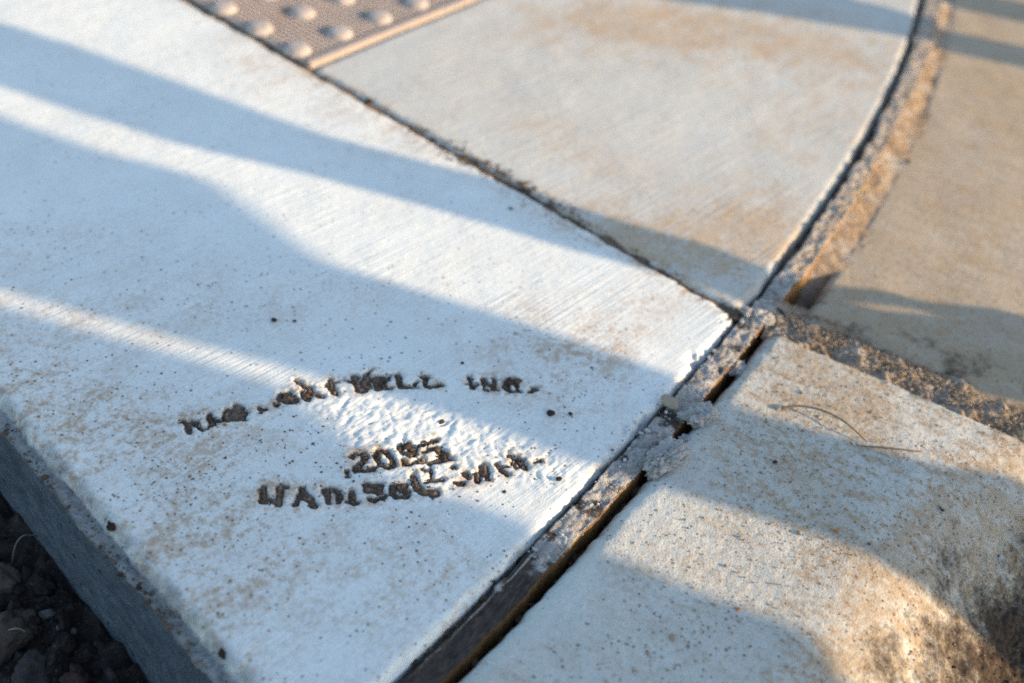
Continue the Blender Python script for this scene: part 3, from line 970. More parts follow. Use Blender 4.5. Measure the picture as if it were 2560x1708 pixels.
# ------------------------------------------------------------------ expansion joint board
def joint_board():
    y = np.arange(-.30, 1.9, .0014)
    far = sstep(.690, .705, y)
    t0 = .0030 + .0014 * fbm(y, y * 0, 40, 4, 301) + far * (.0020 + .0030 * fbm(y, y * .4, 17, 5, 310, .65))
    t1 = .0205 + .0012 * fbm(y, y * 0, 50, 4, 302) + .0035 * far + .004 * sstep(.95, 1.25, y)
    # a bite is missing where the cross joint meets
    gapm = np.exp(-((y - .668) / .012) ** 2)
    prof = [(0, -.055), (0, -.020), (0, -.004), (.04, 0), (.10, 0), (.16, 0), (.22, 0), (.28, 0), (.34, 0), (.40, 0), (.46, 0), (.52, 0), (.58, 0), (.64, 0), (.70, 0),
            (.76, 0), (.82, 0), (.88, 0), (.94, 0), (.985, 0), (1, -.0025), (1.01, -.008), (1.02, -.014), (1.03, -.024), (1.03, -.055)]
    K = np.array(prof)
    Yp = np.repeat(y[:, None], len(K), 1)
    T = t0[:, None] + (t1 - t0)[:, None] * K[None, :, 0]
    T = T + .0008 * noise(Yp, K[None, :, 0] * .05 + Yp * 0, 160, 303) * (K[None, :, 1] < 0)
    X, Y = off(Yp, T)
    topm = sstep(.335, .40, y + .02 * fbm(y, y * 0, 25, 3, 304))
    res = topm[:, None] * (.70 + .42 * fbm(X, Y, 47, 4, 305) + .25 * far[:, None]) + .5 * (1 - topm)[:, None] * sstep(.35, .75, fbm(X, Y, 30, 4, 306) + .1 * (K[None, :, 0] < .3))
    res = np.maximum(res, .9 * np.exp(-((K[None, :, 0] - .13 - .10 * sstep(.30, .38, y)[:, None]) / .035) ** 2) * sstep(.20, .25, y)[:, None] * (y < .385)[:, None])
    res = np.clip(res, 0, 1)
    side = np.broadcast_to((K[None, :, 1] < -.001) * 1.0, X.shape).copy()
    side[:, :3] = .2
    top = K[None, :, 1] == 0
    Z = K[None, :, 1] + (-.0062 + .0035 * topm + .0028 * far)[:, None] + top * (res * (.0016 + .0014 * fbm(X, Y, 90, 4, 307)) + .0011 * fbm(X, Y, 170, 4, 308, .65))
    Z = Z + (top * .0014 * np.clip(fbm(X, Y, 60, 3, 309), 0, 1) * topm[:, None])
    Z = Z - gapm[:, None] * .004 * np.ones_like(K[None, :, 0])
    res = res * np.where(K[None, :, 1] < -.001, .12, 1)
    me = grid_mesh('joint_board', X, Y, Z, M_BOARD, {'residue': res, 'side': side, 'sandy': np.broadcast_to(far[:, None] * (.35 + .65 * K[None, :, 0]), X.shape)})
    o = lk('expansion_joint_board', me)
    o['label'] = 'fibre expansion joint board smeared with cement, running between slab and curb'
    o['category'] = 'joint board'


joint_board()


# dirt lying in the gap behind the board and in the slab joint
def ribbon(name, yy, ta, tb, zfun, mat, label):
    n = 17
    Yp, K = np.meshgrid(yy, np.linspace(0, 1, n), indexing='ij')
    X, Y = off(Yp, ta + (tb - ta) * K)
    Z = zfun(X, Y)
    o = lk(name, grid_mesh(name, X, Y, Z, mat))
    o['kind'] = 'stuff'
    o['label'] = label


ribbon('gap_dirt', np.arange(-.3, .645, .002), .015, .034, lambda X, Y: -.030 + .004 * fbm(X, Y, 60, 4, 401), M_DARKMUD, 'dark dirt down in the open gap between joint board and curb')
ribbon('gap_sand', np.arange(.66, 1.9, .002), .014, .052, lambda X, Y: -.0035 - .0062 * sstep(.018, .048, t_of(X, Y)[0]) - .028 * np.exp(-((Y - .692) / .020) ** 2) + .0024 * fbm(X + .012 * fbm(X, Y, 23, 3, 408), Y + .012 * fbm(X, Y, 23, 3, 409), 37, 5, 402, .65), M_DSAND, 'sand packed between joint board and far curb section')
ribbon('joint_dirt', np.arange(-.3, 1.9, .002), -.003, .014, lambda X, Y: -.0125 + .006 * sstep(.68, .72, Y) + .003 * fbm(X, Y, 35, 5, 403, .65), M_MUD, 'dark dirt in the crack along the slab edge')
# slab cross joint
ks = np.arange(-.02, 1.7, .003)
K, Wd = np.meshgrid(ks, np.linspace(-.006, .008, 7), indexing='ij')
X = J2_B[0] - J2_D[0] * K + VDIR[0] * Wd
Y = J2_B[1] - J2_D[1] * K + VDIR[1] * Wd
o = lk('joint_dirt', grid_mesh('joint_dirt', X, Y, -.0034 + .0022 * fbm(X, Y, 45, 5, 404, .6) + .0018 * sstep(.50, .54, K), M_GROOVE))
o['kind'] = 'stuff'
o['label'] = 'dark dirt in the tooled groove between slab and ramp'

# sand heaped in the curb cross joint
ks = np.arange(-.012, .42, .0016)
K, Wd = np.meshgrid(ks, np.linspace(0, 1, 36), indexing='ij')
A_, B_ = CJ_A[None, None] - .006 * np.array([CJ_D[1] * -1, CJ_D[0]]), SF_A[None, None]
X = (A_[..., 0] + CJ_D[0] * K) * (1 - Wd) + (B_[..., 0] + SF_D[0] * K + .004 * -SF_D[1]) * Wd
Y = (A_[..., 1] + CJ_D[1] * K) * (1 - Wd) + (B_[..., 1] + SF_D[1] * K + .004 * SF_D[0]) * Wd
tt, ty = t_of(X, Y)
Z = curb_profile(tt, ty) - .007 + .0035 * np.sin(np.pi * Wd) + .0055 * fbm(X, Y, 48, 5, 405, .6) + .001 * fbm(X, Y, 220, 3, 406)
o = lk('joint_sand', grid_mesh('joint_sand', X, Y, Z, M_DSAND))
o['kind'] = 'stuff'
o['label'] = 'damp brown sand heaped along the curb cross joint'


# ------------------------------------------------------------------ mud in the stamped letters
def stamp():
    P = np.array([p for strokes in LETW for st in strokes for p in st])
    c = P[:, :2].mean(0)
    root = lk('stamped_lettering', None, label='mud-filled contractor lettering with the year 2025 pressed into the slab', category='lettering')
    root.location = (c[0], c[1], 0)
    for k, strokes in enumerate(LETW):
        Q = np.array([p for st in strokes for p in st])
        m = .007
        h = .0008
        xs = np.arange(Q[:, 0].min() - m, Q[:, 0].max() + m, h)
        ys = np.arange(Q[:, 1].min() - m, Q[:, 1].max() + m, h)
        X, Y = np.meshgrid(xs, ys, indexing='ij')
        D = sdf_strokes(X, Y, strokes) + .0010 * noise(X, Y, 260, 3) + .0009 * noise(X, Y, 600, 4)
        prof = np.clip(1 - np.clip(D + .0030, 0, None) / .0030, 0, 1)
        Z = -.0036 + .0030 * prof ** .7 + prof * (.0013 * fbm(X, Y, 150, 3, 500 + k) + .0009 * fbm(X, Y, 420, 3, 501, .7))
        me = grid_mesh('letter', X - c[0], Y - c[1], Z, M_MUD, None, D < .0012)
        lk('letter', me, root)


stamp()


def soil_z(X, Y):
    z = SOIL_Z + .010 * fbm(X, Y, 9, 3, 601) + .0075 * np.clip(1 - np.abs(noise(X, Y, 34, 602)) * 2, -1, 1) + .004 * fbm(X, Y, 80, 4, 603) + .0022 * np.abs(noise(X, Y, 220, 604))
    return z


from mathutils import noise as mn


def rock(name, size, mat, seed, rough, sub=4, sq=(1.2, .9, .75), fine=.5, cells=0.0):
    """irregular rock or crumbly clump, displaced with 3-D noise"""
    V, F = ico(sub)
    o3 = Vector((seed * 3.7, seed * 1.3, seed * 7.1))
    r = np.empty(len(V))
    for k, v in enumerate(V):
        p = Vector(v)
        d = mn.fractal(p * 1.1 + o3, 1.0, 2.0, 3) * rough
        d += mn.fractal(p * 4.0 + o3, .9, 2.0, 3) * rough * .35 * fine
        if cells:
            d += cells * (.55 - mn.voronoi(p * 3.2 + o3)[0][0]) + cells * .5 * (.5 - mn.voronoi(p * 7.0 + o3)[0][0])
        r[k] = 1 + d
    P = V * r[:, None] * np.array(sq) * size
    P[:, 2] -= P[:, 2].min() * .8
    return mesh_np(name, P, F, mat)


# ------------------------------------------------------------------ single stones, clumps and small finds
def place(name, me, px, py, z, label, category, rot=0.0, group=None, full=False, tilt=(0, 0)):
    p = un(px, py, z) if full else ud(px, py, z)
    o = lk(name, me)
    o.location = (p[0], p[1], z)
    o.rotation_euler = (tilt[0], tilt[1], rot)
    o['label'] = label
    o['category'] = category
    if group:
        o['group'] = group
    return o


def clump(size, seed, sq=(1.3, .9, .7)):
    """crumbly mortar"""
    return rock('mortar_clump', size * .76, M_MORTAR, seed, .45, 5, sq, 1.2, .36)


place('mortar_clump', clump(.0135, 3), 1605, 968, -.006, 'crumbly pale mortar clump squeezed over the joint gap, topmost of the pair', 'mortar', .3)
place('mortar_clump', clump(.0165, 8, (1.35, .75, .75)), 1521, 1073, -.006, 'larger crumbly pale mortar clump overhanging the joint gap onto the curb', 'mortar', .75)
place('mortar_clump', clump(.0080, 12), 1690, 855, -.012, 'small mortar lump down in the gap below the slab corner', 'mortar', .8)
place('mortar_clump', clump(.0100, 15, (1.2, 1, .7)), 1742, 738, -.006, 'pale mortar crust bridging the board at the slab corner', 'mortar', .2)
place('mortar_clump', clump(.0060, 18), 1570, 1018, -.008, 'small mortar crumb wedged between the two larger clumps', 'mortar', 1.2)
place('mortar_clump', clump(.0055, 19, (1.2, 1, .8)), 1710, 722, -.002, 'small mortar crumb at the end of the slab groove', 'mortar', 2.0)

place('pebble', lump('pebble', .0055, M_PEB_BUFF, 5, .16, squash=(1.35, .85, .6)), 1535, 927, .0002, 'smooth buff pebble perched at the slab edge above the joint board', 'pebble', -.6, tilt=(.3, .2))
place('pebble', rock('pebble', .0019, M_PEB_DARK, 6, .3, 3), 629, 737, .0002, 'larger of two round black pebbles on the shaded slab above the lettering', 'pebble', .3)
place('pebble', rock('pebble', .0012, M_PEB_DARK, 7, .3, 3), 676, 738, .0002, 'smaller of two round black pebbles on the shaded slab above the lettering', 'pebble', .3)
place('dirt_clod', rock('dirt_clod', 0.0024, M_PEB_DARK, 8, .5, 3), 1263, 951, .0002, 'dark oblong dirt clod on the slab between lettering and joint', 'clod', -.5)
place('dirt_clod', rock('dirt_clod', 0.0014, M_PEB_DARK, 9, .5, 3), 1309, 952, .0002, 'small dark dirt clod beside the oblong clod', 'clod', -.2)
place('pebble', rock('pebble', .0018, M_DARKMUD, 10, .35, 3), 1282, 1102, .0002, 'brown pebble in sunlight just past the last stamped letter', 'pebble', .3)
place('pebble', rock('pebble', .0030, M_PEB_DARK, 26, .25, 3), 1168, 882, -.0015, 'dark round pebble caught in the letter C', 'pebble', .3)
place('pebble', rock('pebble', .0026, M_STONE_TAN, 27, .25, 3), 1188, 878, -.001, 'brown pebble beside the dark one in the letter C', 'pebble', .3)
place('pebble', rock('pebble', .0027, M_PEB_DARK, 28, .25, 3), 935, 1028, -.002, 'black pebble caught in the second figure two', 'pebble', .9)
place('pebble', rock('pebble', .0015, M_PEB_DARK, 11, .3, 3), 1778, 1062, .0003, 'round black pebble on the shaded curb', 'pebble', .3)
place('pebble', rock('pebble', .0016, M_PEB_DARK, 13, .3, 3), 1172, 480, .0002, 'round dark pebble in the broad shadow near the slab groove', 'pebble', .3)
place('dirt_clod', rock('dirt_clod', 0.0031, M_DARKMUD, 14, .5, 3), 846, 236, -.003, 'dark dirt clod standing in the slab groove near the plate', 'clod', .3)
place('dirt_clod', rock('dirt_clod', 0.0034, M_DARKMUD, 17, .5, 3), 258, 1212, -.006, 'brown clod stuck on the slab left edge', 'clod', -.9)
place('dirt_clod', rock('dirt_clod', 0.0028, M_DARKMUD, 22, .5, 3), 512, 1502, -.006, 'brown clod stuck low on the slab left edge near the soil', 'clod', -.9)
place('dirt_clod', rock('dirt_clod', 0.0017, M_DARKMUD, 23, .5, 3), 320, 1352, -.009, 'small rusty clod under the slab lip', 'clod', -.9)
place('seed', lump('seed', .0012, M_SEED, 20, .08, squash=(1.9, 1, .8)), 1918, 1221, .0003, 'tiny orange seed on the shaded curb', 'seed', -.2)
place('seed', lump('seed', .0010, M_SEED, 29, .08, squash=(1.8, 1, .8)), 1693, 1399, .0003, 'tiny orange seed on the sunlit curb', 'seed', .4)

# soil stones (full pixels, at soil height)
for (px, py, sz, mt, sd, lb) in [
        (15, 1462, .0135, M_STONE_TAN, 31, 'rough buff stone in the soil nearest the slab face'),
        (118, 1542, .0055, M_STONE_PALE, 32, 'small pale stone alone in the dark soil'),
        (10, 1622, .0215, M_STONE_TAN, 33, 'large smooth tan stone half buried in the soil'),
        (95, 1700, .0170, M_STONE_GREY, 34, 'grey-brown stone below the large tan stone'),
        (282, 1692, .0050, M_STONE_GREY, 35, 'small upright grey stone close to the slab foot'),
        (195, 1708, .0085, M_STONE_RED, 36, 'reddish stone low in the soil'),
        (215, 1650, .0105, M_SOIL, 37, 'dark soil clod against the slab foot'),
        (150, 1655, .0130, M_SOIL, 38, 'dark soil clod between the tan stone and the slab'),
        (75, 1570, .0110, M_SOIL, 39, 'dark soil clod above the large tan stone'),
        (110, 1470, .0090, M_SOIL, 40, 'dark soil clod between the buff stone and the slab face')]:
    me = rock('stone', sz * .82, mt, sd, .50 if mt is M_SOIL else .34, 4, (1.25, .85, .7), 1.3, .10)
    p_ = un(px, py, SOIL_Z)
    place('soil_clod' if mt is M_SOIL else 'stone', me, px, py, float(soil_z(p_[0], p_[1])) - sz * .15, lb, 'clod' if mt is M_SOIL else 'stone', sd * .7, full=True)
for k, (px, py) in enumerate([(152, 1576), (185, 1585)]):
    place('grit', lump('grit', .0028, M_STONE_PALE, 51 + k, .2), px, py, SOIL_Z + .003, ['left of two white grit grains' , 'second white grit grain'][k] + (' lying on the dark soil' if k == 0 else ' closer to the slab on the dark soil'), 'grit', k, full=True)


def tube(name, pts, radii, mat, seg=7):
    P = np.array(pts, float)
    # smooth
    for _ in range(2):
        Q = [P[0]]
        R = [radii[0]]
        for i in range(len(P) - 1):
            Q += [.75 * P[i] + .25 * P[i + 1], .25 * P[i] + .75 * P[i + 1]]
            R += [.75 * radii[i] + .25 * radii[i + 1], .25 * radii[i] + .75 * radii[i + 1]]
        Q.append(P[-1])
        R.append(radii[-1])
        P, radii = np.array(Q), R
    V, F = [], []
    for i in range(len(P)):
        d = P[min(i + 1, len(P) - 1)] - P[max(i - 1, 0)]
        d = d / (np.linalg.norm(d) + 1e-9)
        a = np.cross(d, [0, 0, 1.0])
        a = a / (np.linalg.norm(a) + 1e-9)
        b = np.cross(a, d)
        for k in range(seg):
            th = 2 * math.pi * k / seg
            V.append(P[i] + radii[i] * (math.cos(th) * a + math.sin(th) * b))
    for i in range(len(P) - 1):
        for k in range(seg):
            F.append((i * seg + k, i * seg + (k + 1) % seg, (i + 1) * seg + (k + 1) % seg, (i + 1) * seg + k))
    return mesh_np(name, np.array(V), np.array(F), mat)


def strand(name, pix, zs, rad, mat, label, cat, full=False):
    W = [np.append((un if full else ud)(x, y, z), z) for (x, y), z in zip(pix, zs)]
    b = W[0].copy()
    me = tube(name, [w - b for w in W], rad, mat)
    o = lk(name, me)
    o.location = tuple(b)
    o['label'] = label
    o['category'] = cat


strand('dead_twig', [(1795, 938), (1830, 930), (1880, 938), (1925, 958), (1960, 985), (1990, 1015)], [.0016, .0040, .0060, .0062, .0050, .0012],
       [.0013, .0009, .0008, .0007, .0006, .0004], M_TWIG, 'thin arched brown twig lying on the sunlit curb', 'twig')  # the stem added next stands in for a thin shadow line
strand('shadow_stem', [(2115, 1037), (2060, 1030), (2010, 1026), (1965, 1022)], [.0009, .0022, .0020, .0008], [.0005, .0006, .0006, .0004], M_TWIG, 'thin dry grass stem added where a thin shadow falls past the twig on the curb', 'grass stem')
strand('dry_root', [(30, 1410), (35, 1370), (50, 1342), (75, 1335), (105, 1345)], [SOIL_Z + .002, SOIL_Z + .018, SOIL_Z + .028, SOIL_Z + .026, SOIL_Z + .012],
       [.0005] * 5, M_ROOT, 'thin dry root fibre curling out of the soil by the slab face', 'root', True)
strand('dry_root', [(22, 1575), (45, 1570), (62, 1578)], [SOIL_Z + .022, SOIL_Z + .026, SOIL_Z + .022], [.0006] * 3, M_ROOT, 'short root fibre lying over the large tan stone', 'root', True)


def ant():
    V, F = [], []
    n = 0

    def ell(c, r):
        nonlocal n
        v, f = ICO2
        V.extend((v * np.array(r) + np.array(c)).tolist())
        F.extend((f + n).tolist())
        n += len(v)

    def leg(pts, r=.00013):
        nonlocal n
        for a, b in zip(pts[:-1], pts[1:]):
            a, b = np.array(a), np.array(b)
            d = (b - a) / np.linalg.norm(b - a)
            s = np.cross(d, [.3, .2, 1.0])
            s /= np.linalg.norm(s)
            u = np.cross(s, d)
            ring = [np.cos(q) * s + np.sin(q) * u for q in (0, 2.094, 4.188)]
            V.extend([(a + r * q).tolist() for q in ring] + [(b + r * q).tolist() for q in ring])
            for i in range(3):
                j = (i + 1) % 3
                F.extend([[n + i, n + j, n + 3 + j], [n + i, n + 3 + j, n + 3 + i]])
            n += 6
    ell((.0026, 0, .0013), (.0009, .0008, .00065))
    ell((.0013, 0, .0012), (.0009, .00048, .0005))
    ell((.0003, 0, .0011), (.00042, .0003, .0004))
    ell((-.0013, 0, .0012), (.0014, .00085, .00085))
    for s in (-1, 1):
        for x0, x1, x2 in ((.0018, .0028, .0036), (.0012, .0012, .0014), (.0006, -.0006, -.0020)):
            leg([(x0, s * .0003, .0010), (x1, s * .0016, .0021), (x2, s * .0029, .0001)])
        leg([(.0032, s * .0003, .0014), (.0041, s * .0011, .0020), (.0050, s * .0013, .0012)], .0001)
    me = mesh_np('ant', np.array(V), np.array(F), M_ANT)
    a = ud(2158, 1172)
    t, ty_ = t_of(np.array(a[0]), np.array(a[1]))
    z = float(curb_profile(float(t), float(ty_)))
    a = ud(2158, 1172, z)
    o = lk('ant', me)
    o.location = (a[0], a[1], z + .0006)
    o.rotation_euler = (0, math.radians(6), math.radians(128))
    o['label'] = 'small black ant walking on the shaded curb'
    o['category'] = 'ant'


ant()

# ------------------------------------------------------------------ scattered grains
def rand_px(n, x0, y0, x1, y1, rng):
    return [ud(x, y) for x, y in zip(rng.uniform(x0, x1, n), rng.uniform(y0, y1, n))]


rng = np.random.default_rng(5)
pts, szs = [], []
# on the slab: clusters of specks
for (cx, cy, sx, sy, n, s0) in [(470, 1130, 90, 60, 120, .0006), (560, 690, 160, 60, 90, .0005), (1180, 860, 150, 60, 70, .0006), (760, 1010, 90, 60, 70, .0007),
                                (330, 1000, 140, 80, 90, .0006), (1000, 1100, 140, 60, 120, .0008), (1220, 1070, 60, 40, 40, .0007), (700, 800, 300, 90, 70, .0006),
                                (250, 480, 250, 150, 40, .0009), (600, 980, 70, 40, 60, .0008)]:
    for x, y in zip(rng.normal(cx, sx, n), rng.normal(cy, sy, n)):
        p = ud(x, y)
        if t_of(p[0], p[1])[0] < -.004 and line_dist(p[0], p[1], LE_A, LE_D) > .006:
            pts.append((p[0], p[1], .0002))
            szs.append(s0 * .62 * rng.lognormal(0, .45))
crumbs('dirt_specks', pts, szs, M_CRUMB, 1, .5)['label'] = 'tiny brown dirt specks scattered over the slab'
# around letters: crumbs
pts, szs = [], []
for strokes in LETW:
    for st in strokes:
        for p, q in zip(st[:-1], st[1:]):
            for _ in range(8):
                k = rng.random()
                r = p[2] + k * (q[2] - p[2])
                a = rng.uniform(0, 6.28)
                d = r * rng.uniform(.0, 1.25)
                pts.append((p[0] + k * (q[0] - p[0]) + d * math.cos(a), p[1] + k * (q[1] - p[1]) + d * math.sin(a), -.0009 if d < r else .0001))
                szs.append(.00055 * rng.lognormal(0, .4))
crumbs('mud_crumbs', pts, szs, M_CRUMB, 2, .8)['label'] = 'crumbs of dried mud in and around the letters'
# curb: sand grains
pts, szs = [], []
for _ in range(2600):
    y, t = rng.uniform(.0, .72), rng.uniform(.045, .27)
    x_, y_ = off(y, t)
    if line_dist(x_, y_, CJ_A, CJ_D) < -.004:
        z = float(curb_profile(t, y))
        pts.append((float(x_), float(y_), z + .0002))
        szs.append(.00055 * rng.lognormal(0, .4))
crumbs('curb_sand_grains', pts, szs, M_SAND, 3, .7)['label'] = 'fine sand grains lying on the curb'
# sand in the cross joint
pts, szs = [], []
for _ in range(2600):
    k, w = rng.uniform(-.01, .30), rng.normal(.5, .30)
    a, b = CJ_A + CJ_D * k, SF_A + SF_D * k
    p = a * (1 - w) + b * w
    t, ty_ = (float(q) for q in t_of(p[0], p[1]))
    if t < .03:
        continue
    pts.append((p[0], p[1], float(curb_profile(t, ty_)) - .004 + .004 * math.sin(math.pi * min(max(w, 0), 1)) + rng.uniform(-.001, .001)))
    szs.append(.00055 * rng.lognormal(0, .4))
crumbs('joint_sand_grains', pts, szs, M_SAND, 4, .85)['label'] = 'coarse sand grains along the curb cross joint'
# along the board edges and in the gap
pts, szs = [], []
for _ in range(900):
    y = rng.uniform(.22, 1.25)
    t = rng.normal(.0025, .0016)
    x_, y_ = off(y, t)
    pts.append((float(x_), float(y_), -.0080 + rng.uniform(-.002, .002)))
    szs.append(.0006 * rng.lognormal(0, .5))
for _ in range(420):
    y = rng.uniform(.2, .66)
    t = rng.uniform(.022, .033)
    x_, y_ = off(y, t)
    pts.append((float(x_), float(y_), -.024 + rng.uniform(-.003, .006)))
    szs.append(.0016 * rng.lognormal(0, .5))
crumbs('gap_crumbs', pts, szs, M_CRUMB, 5, .9)['label'] = 'dirt crumbs in the cracks beside the joint board'
pts, szs = [], []
for _ in range(520):
    y = rng.uniform(.37, .68)
    t = rng.uniform(.003, .022)
    x_, y_ = off(y, t)
    pts.append((float(x_), float(y_), -.0016 + rng.uniform(-.0005, .001)))
    szs.append(.0005 * rng.lognormal(0, .6))
for _ in range(160):
    y = rng.uniform(.40, .50)
    t = rng.choice([rng.uniform(.016, .0205), rng.uniform(.042, .055)])
    x_, y_ = off(y, t)
    pts.append((float(x_), float(y_), -.0035 + rng.uniform(-.001, .001)))
    szs.append(.0006 * rng.lognormal(0, .6))
crumbs('cement_crumbs', pts, szs, M_CEM, 6, .8)['label'] = 'cement crumbs sitting on the joint board'
# joint 2 dirt and lip crumbs on the left edge
pts, szs = [], []
for _ in range(1700):
    k = rng.uniform(-.01, 1.0) if rng.random() < .55 else rng.normal(.27, .06)
    p = J2_B - J2_D * k + VDIR * rng.normal(.001, .0028 + (.004 if .17 < k < .37 else 0))
    dj_ = abs(float(line_dist(p[0], p[1], J2_A, J2_D)))
    pts.append((p[0], p[1], (-.004 if dj_ < .004 else -.0002) + rng.uniform(-.001, .0005) * (dj_ < .004)))
    szs.append(.0007 * rng.lognormal(0, .45))
for _ in range(120):
    k = rng.uniform(0, .5)
    p = LE_B - LE_D * (k - .1) + np.array([LE_D[1], -LE_D[0]]) * rng.normal(.0085, .0012)
    pts.append((p[0], p[1], -.0125))
    szs.append(.0006 * rng.lognormal(0, .55))
for _ in range(500):
    k = rng.uniform(0, .5)
    p = LE_B - LE_D * (k - .1) + np.array([LE_D[1], -LE_D[0]]) * rng.normal(.006, .003)
    pts.append((p[0], p[1], -.0115 + rng.uniform(-.001, .002)))
    szs.append(.0004 * rng.lognormal(0, .5))
crumbs('joint_crumbs', pts, szs, M_CRUMB, 7, .9)['label'] = 'dirt crumbs in the slab groove and along its left lip'
# dirt on the apron of the curb
pts, szs = [], []
for _ in range(16000):
    y, t = rng.uniform(-.15, .62), .20 + abs(rng.normal(.10, .06))
    tsh = t - .065 * float(sstep(.53, .68, y))
    if rng.random() > ((tsh - .215) / .09) ** 2 or tsh < .215:
        continue
    x_, y_ = off(y, t)
    if line_dist(x_, y_, CJ_A, CJ_D) < 0:
        pts.append((float(x_), float(y_), float(curb_profile(t, y)) + .0003))
        szs.append(.00055 * rng.lognormal(0, .5))
crumbs('apron_dirt', pts, szs, M_CRUMB, 8, .8)['label'] = 'dark dirt grains banked against the curb apron'


# ------------------------------------------------------------------ soil bed left of the slab
xs = np.arange(-.95, .12, .0022)
ys = np.arange(-.25, .75, .0022)
X, Y = np.meshgrid(xs, ys, indexing='ij')
dl = line_dist(X, Y, LE_A, LE_D)
keep = dl < .02
o = lk('soil', grid_mesh('soil', X, Y, soil_z(X, Y), M_SOIL, None, keep))
o['kind'] = 'stuff'
o['label'] = 'dark crumbly soil along the slab edge'
pts, szs = [], []
for _ in range(16000):
    x, y = rng.uniform(-.75, .0), rng.uniform(.0, .62)
    if line_dist(x, y, LE_A, LE_D) < -.030:
        s = .0014 * rng.lognormal(0, .7)
        pts.append((x, y, float(soil_z(np.array(x), np.array(y))) + s * .3))
        szs.append(min(s, .006))
crumbs('soil_crumbs', pts, szs, M_CLOD, 9, .85)['label'] = 'loose crumbs of dark soil'


# ------------------------------------------------------------------ wide ground and road
def sheet(name, corners, z, mat, n=2):
    V = [(*c, z) for c in corners]
    me = mesh_np(name, np.array(V, float), np.array([[0, 1, 2, 3]]), mat, smooth=False)
    o = lk(name, me)
    o['kind'] = 'structure'
    return o


M_GROUND = soil_mat('ground_earth', (.05, .042, .032), (.075, .065, .045), 60)
sheet('ground', [(-900, -900), (900, -900), (900, 900), (-900, 900)], -.205, M_GROUND)['label'] = 'bare earth running to the horizon'
r0, r1 = off(np.array(-40.0), .74), off(np.array(60.0), .74)
rr = np.array([float(r1[0] - r0[0]), float(r1[1] - r0[1])])
rr /= np.linalg.norm(rr)
yy = np.linspace(-.45, 2.2, 40)
ex, ey = off(yy, np.full_like(yy, .745))
EX = np.concatenate([[ex[0] - rr[0] * 0 - 8 * (ex[1] - ex[0]) / (yy[1] - yy[0])], ex, [ex[-1] + 8 * (ex[-1] - ex[-2]) / (yy[1] - yy[0])]])
EY = np.concatenate([[ey[0] - 8.0], ey, [ey[-1] + 8.0]])
V = np.concatenate([np.stack([EX, EY, np.full_like(EX, -.158)], 1), np.stack([EX + 9, EY - 4, np.full_like(EX, -.158)], 1)])
n_ = len(EX)
F = np.array([[i, i + n_, i + n_ + 1, i + 1] for i in range(n_ - 1)])
o = lk('road', mesh_np('road', V, F, M_ASPH))
o['kind'] = 'structure'
o['label'] = 'grey asphalt road beyond the curb gutter'

# ------------------------------------------------------------------ unseen boards added by the road, shaped to cast the long shadows
E1 = np.array([math.cos(SUN_AZ), math.sin(SUN_AZ)])
E2 = np.array([-math.sin(SUN_AZ), math.cos(SUN_AZ)])
TANEL = math.tan(SUN_EL)
FOOT = -.20


def board(name, side_a, side_b, D, thick, label, cat, top_ext=-.75):
    """added board, out of view, standing across the sun; its two long edges are given by the shadow edges on the pavement"""
    def to_plane(px):
        P = np.array([ud(*q) for q in px])
        e, u = P @ E1, P @ E2
        k = np.argsort(e)
        e, u = e[k], u[k]
        out = [((D - a) * TANEL, b) for a, b in zip(e, u)]   # (height, across)
        out = out[::-1]                                      # low -> high
        # extend down to the road and up past the frame
        (z0, u0), (z1, u1) = out[0], out[min(1, len(out) - 1)]
        out.insert(0, (FOOT, u0))
        zt = (D - top_ext) * TANEL
        (za, ua), (zb_, ub) = out[-2], out[-1]
        if zt > zb_:
            sl_ = (ub - ua) / max(zb_ - za, 1e-3)
            out.append((zt, ub + np.clip(sl_, -.5, .5) * (zt - zb_)))
        return out
    A, B = to_plane(side_a), to_plane(side_b)
    ring = A + B[::-1]
    um = sum(q[1] for q in ring) / len(ring)
    bm = bmesh.new()
    vs = [bm.verts.new((0, q[1] - um, q[0] - FOOT)) for q in ring]
    f = bm.faces.new(vs)
    r = bmesh.ops.extrude_face_region(bm, geom=[f])
    for v in r['geom']:
        if isinstance(v, bmesh.types.BMVert):
            v.co.x += thick
    bmesh.ops.triangulate(bm, faces=bm.faces[:])
    bmesh.ops.recalc_face_normals(bm, faces=bm.faces)
    me = bpy.data.meshes.new(name)
    bm.to_mesh(me)
    bm.free()
    me.materials.append(M_WOOD)
    o = lk(name, me)
    p = E1 * D + E2 * um
    o.location = (p[0], p[1], FOOT)
    o.rotation_euler = (0, 0, SUN_AZ)
    o['label'] = label
    o['category'] = cat


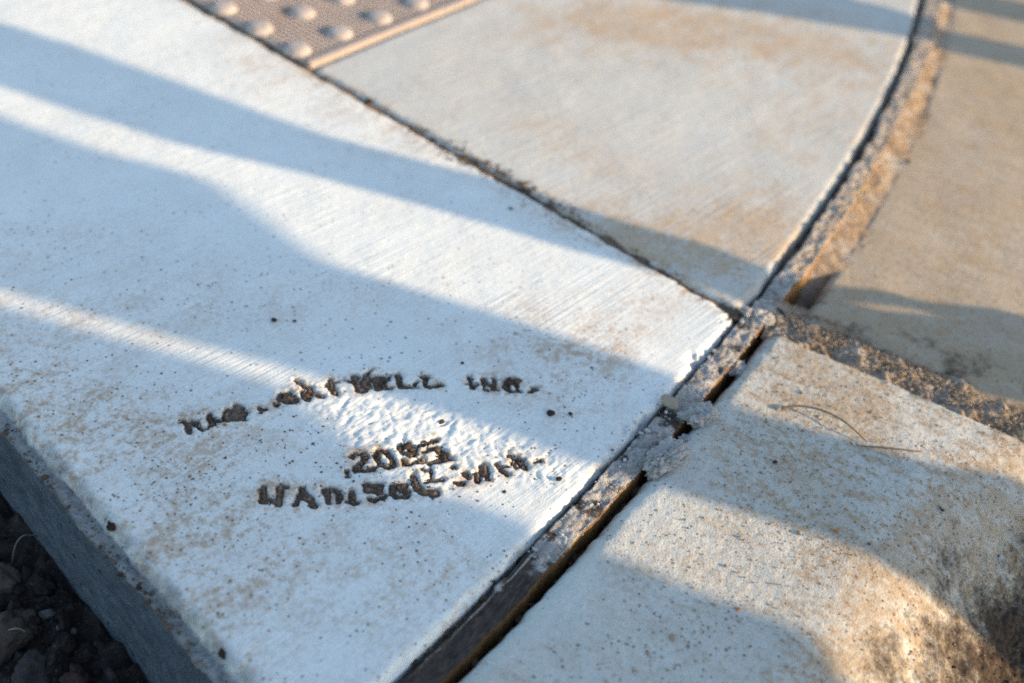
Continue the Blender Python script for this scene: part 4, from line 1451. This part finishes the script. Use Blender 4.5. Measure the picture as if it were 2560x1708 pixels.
MID0 = [(0, 130), (700, 352), (1400, 535), (1760, 660), (1900, 674)]  # seam of the added planks, opened for a thin streak of light
MID1 = [(2250, 728), (2350, 760)]
board('caster_plank', [(0, 55), (150, 100), (330, 165), (700, 300), (1100, 405), (1400, 500), (1600, 560), (1760, 625), (1860, 648), (2000, 655), (2100, 665), (2200, 690), (2350, 705)],
      MID0 + [(1985, 683), (2090, 692), (2195, 711)] + MID1, 1.00, .020, 'unseen plank added to cast a shadow band, farther of two touching planks', 'plank')
board('caster_plank', MID0 + [(1985, 684), (2090, 712), (2195, 719)] + MID1,
      [(0, 200), (400, 330), (700, 400), (1000, 480), (1300, 570), (1560, 640), (1700, 692), (1790, 722), (2000, 795), (2200, 865), (2350, 905)], 1.00, .020,
      'unseen plank added to cast a shadow band, nearer of two touching planks', 'plank')
board('caster_offcut', [(0, 270), (200, 340), (400, 390), (470, 420), (540, 470), (620, 530), (700, 590), (900, 650), (1100, 710), (1300, 780), (1500, 850), (1570, 880), (1660, 930), (1800, 965), (1950, 1010), (2100, 1060), (2350, 1085)],
      [(0, 668), (300, 750), (600, 830), (700, 858), (830, 895), (1000, 945), (1160, 995), (1300, 1055), (1390, 1075), (1490, 1115), (1700, 1175), (1900, 1235), (2100, 1315)], 1.35, .018,
      'unseen plywood offcut added to cast the broad shadow, cut to its outline', 'plywood')
board('caster_sheet', [(0, 700), (200, 755), (400, 810), (600, 870), (640, 895), (700, 950), (780, 1010), (810, 1060), (900, 1100), (1000, 1130), (1100, 1160), (1200, 1210), (1380, 1270), (1500, 1325), (1700, 1395), (1800, 1435), (1950, 1550)],
      [(0, 2600), (2000, 2700)], 1.50, .018, 'unseen wide plywood sheet added to shade the near slab and curb', 'plywood')
board('caster_post', [(1960, 0), (2110, 43), (2350, 90)], [(1560, 0), (1650, 12), (2090, 85), (2350, 138)], 1.15, .035,
      'unseen narrow post added to cast a far shadow band', 'post')
board('caster_post', [(2100, -60), (2350, -10)], [(2190, 0), (2350, 36)], 1.25, .035, 'second unseen post added to cast the farthest shadow', 'post')
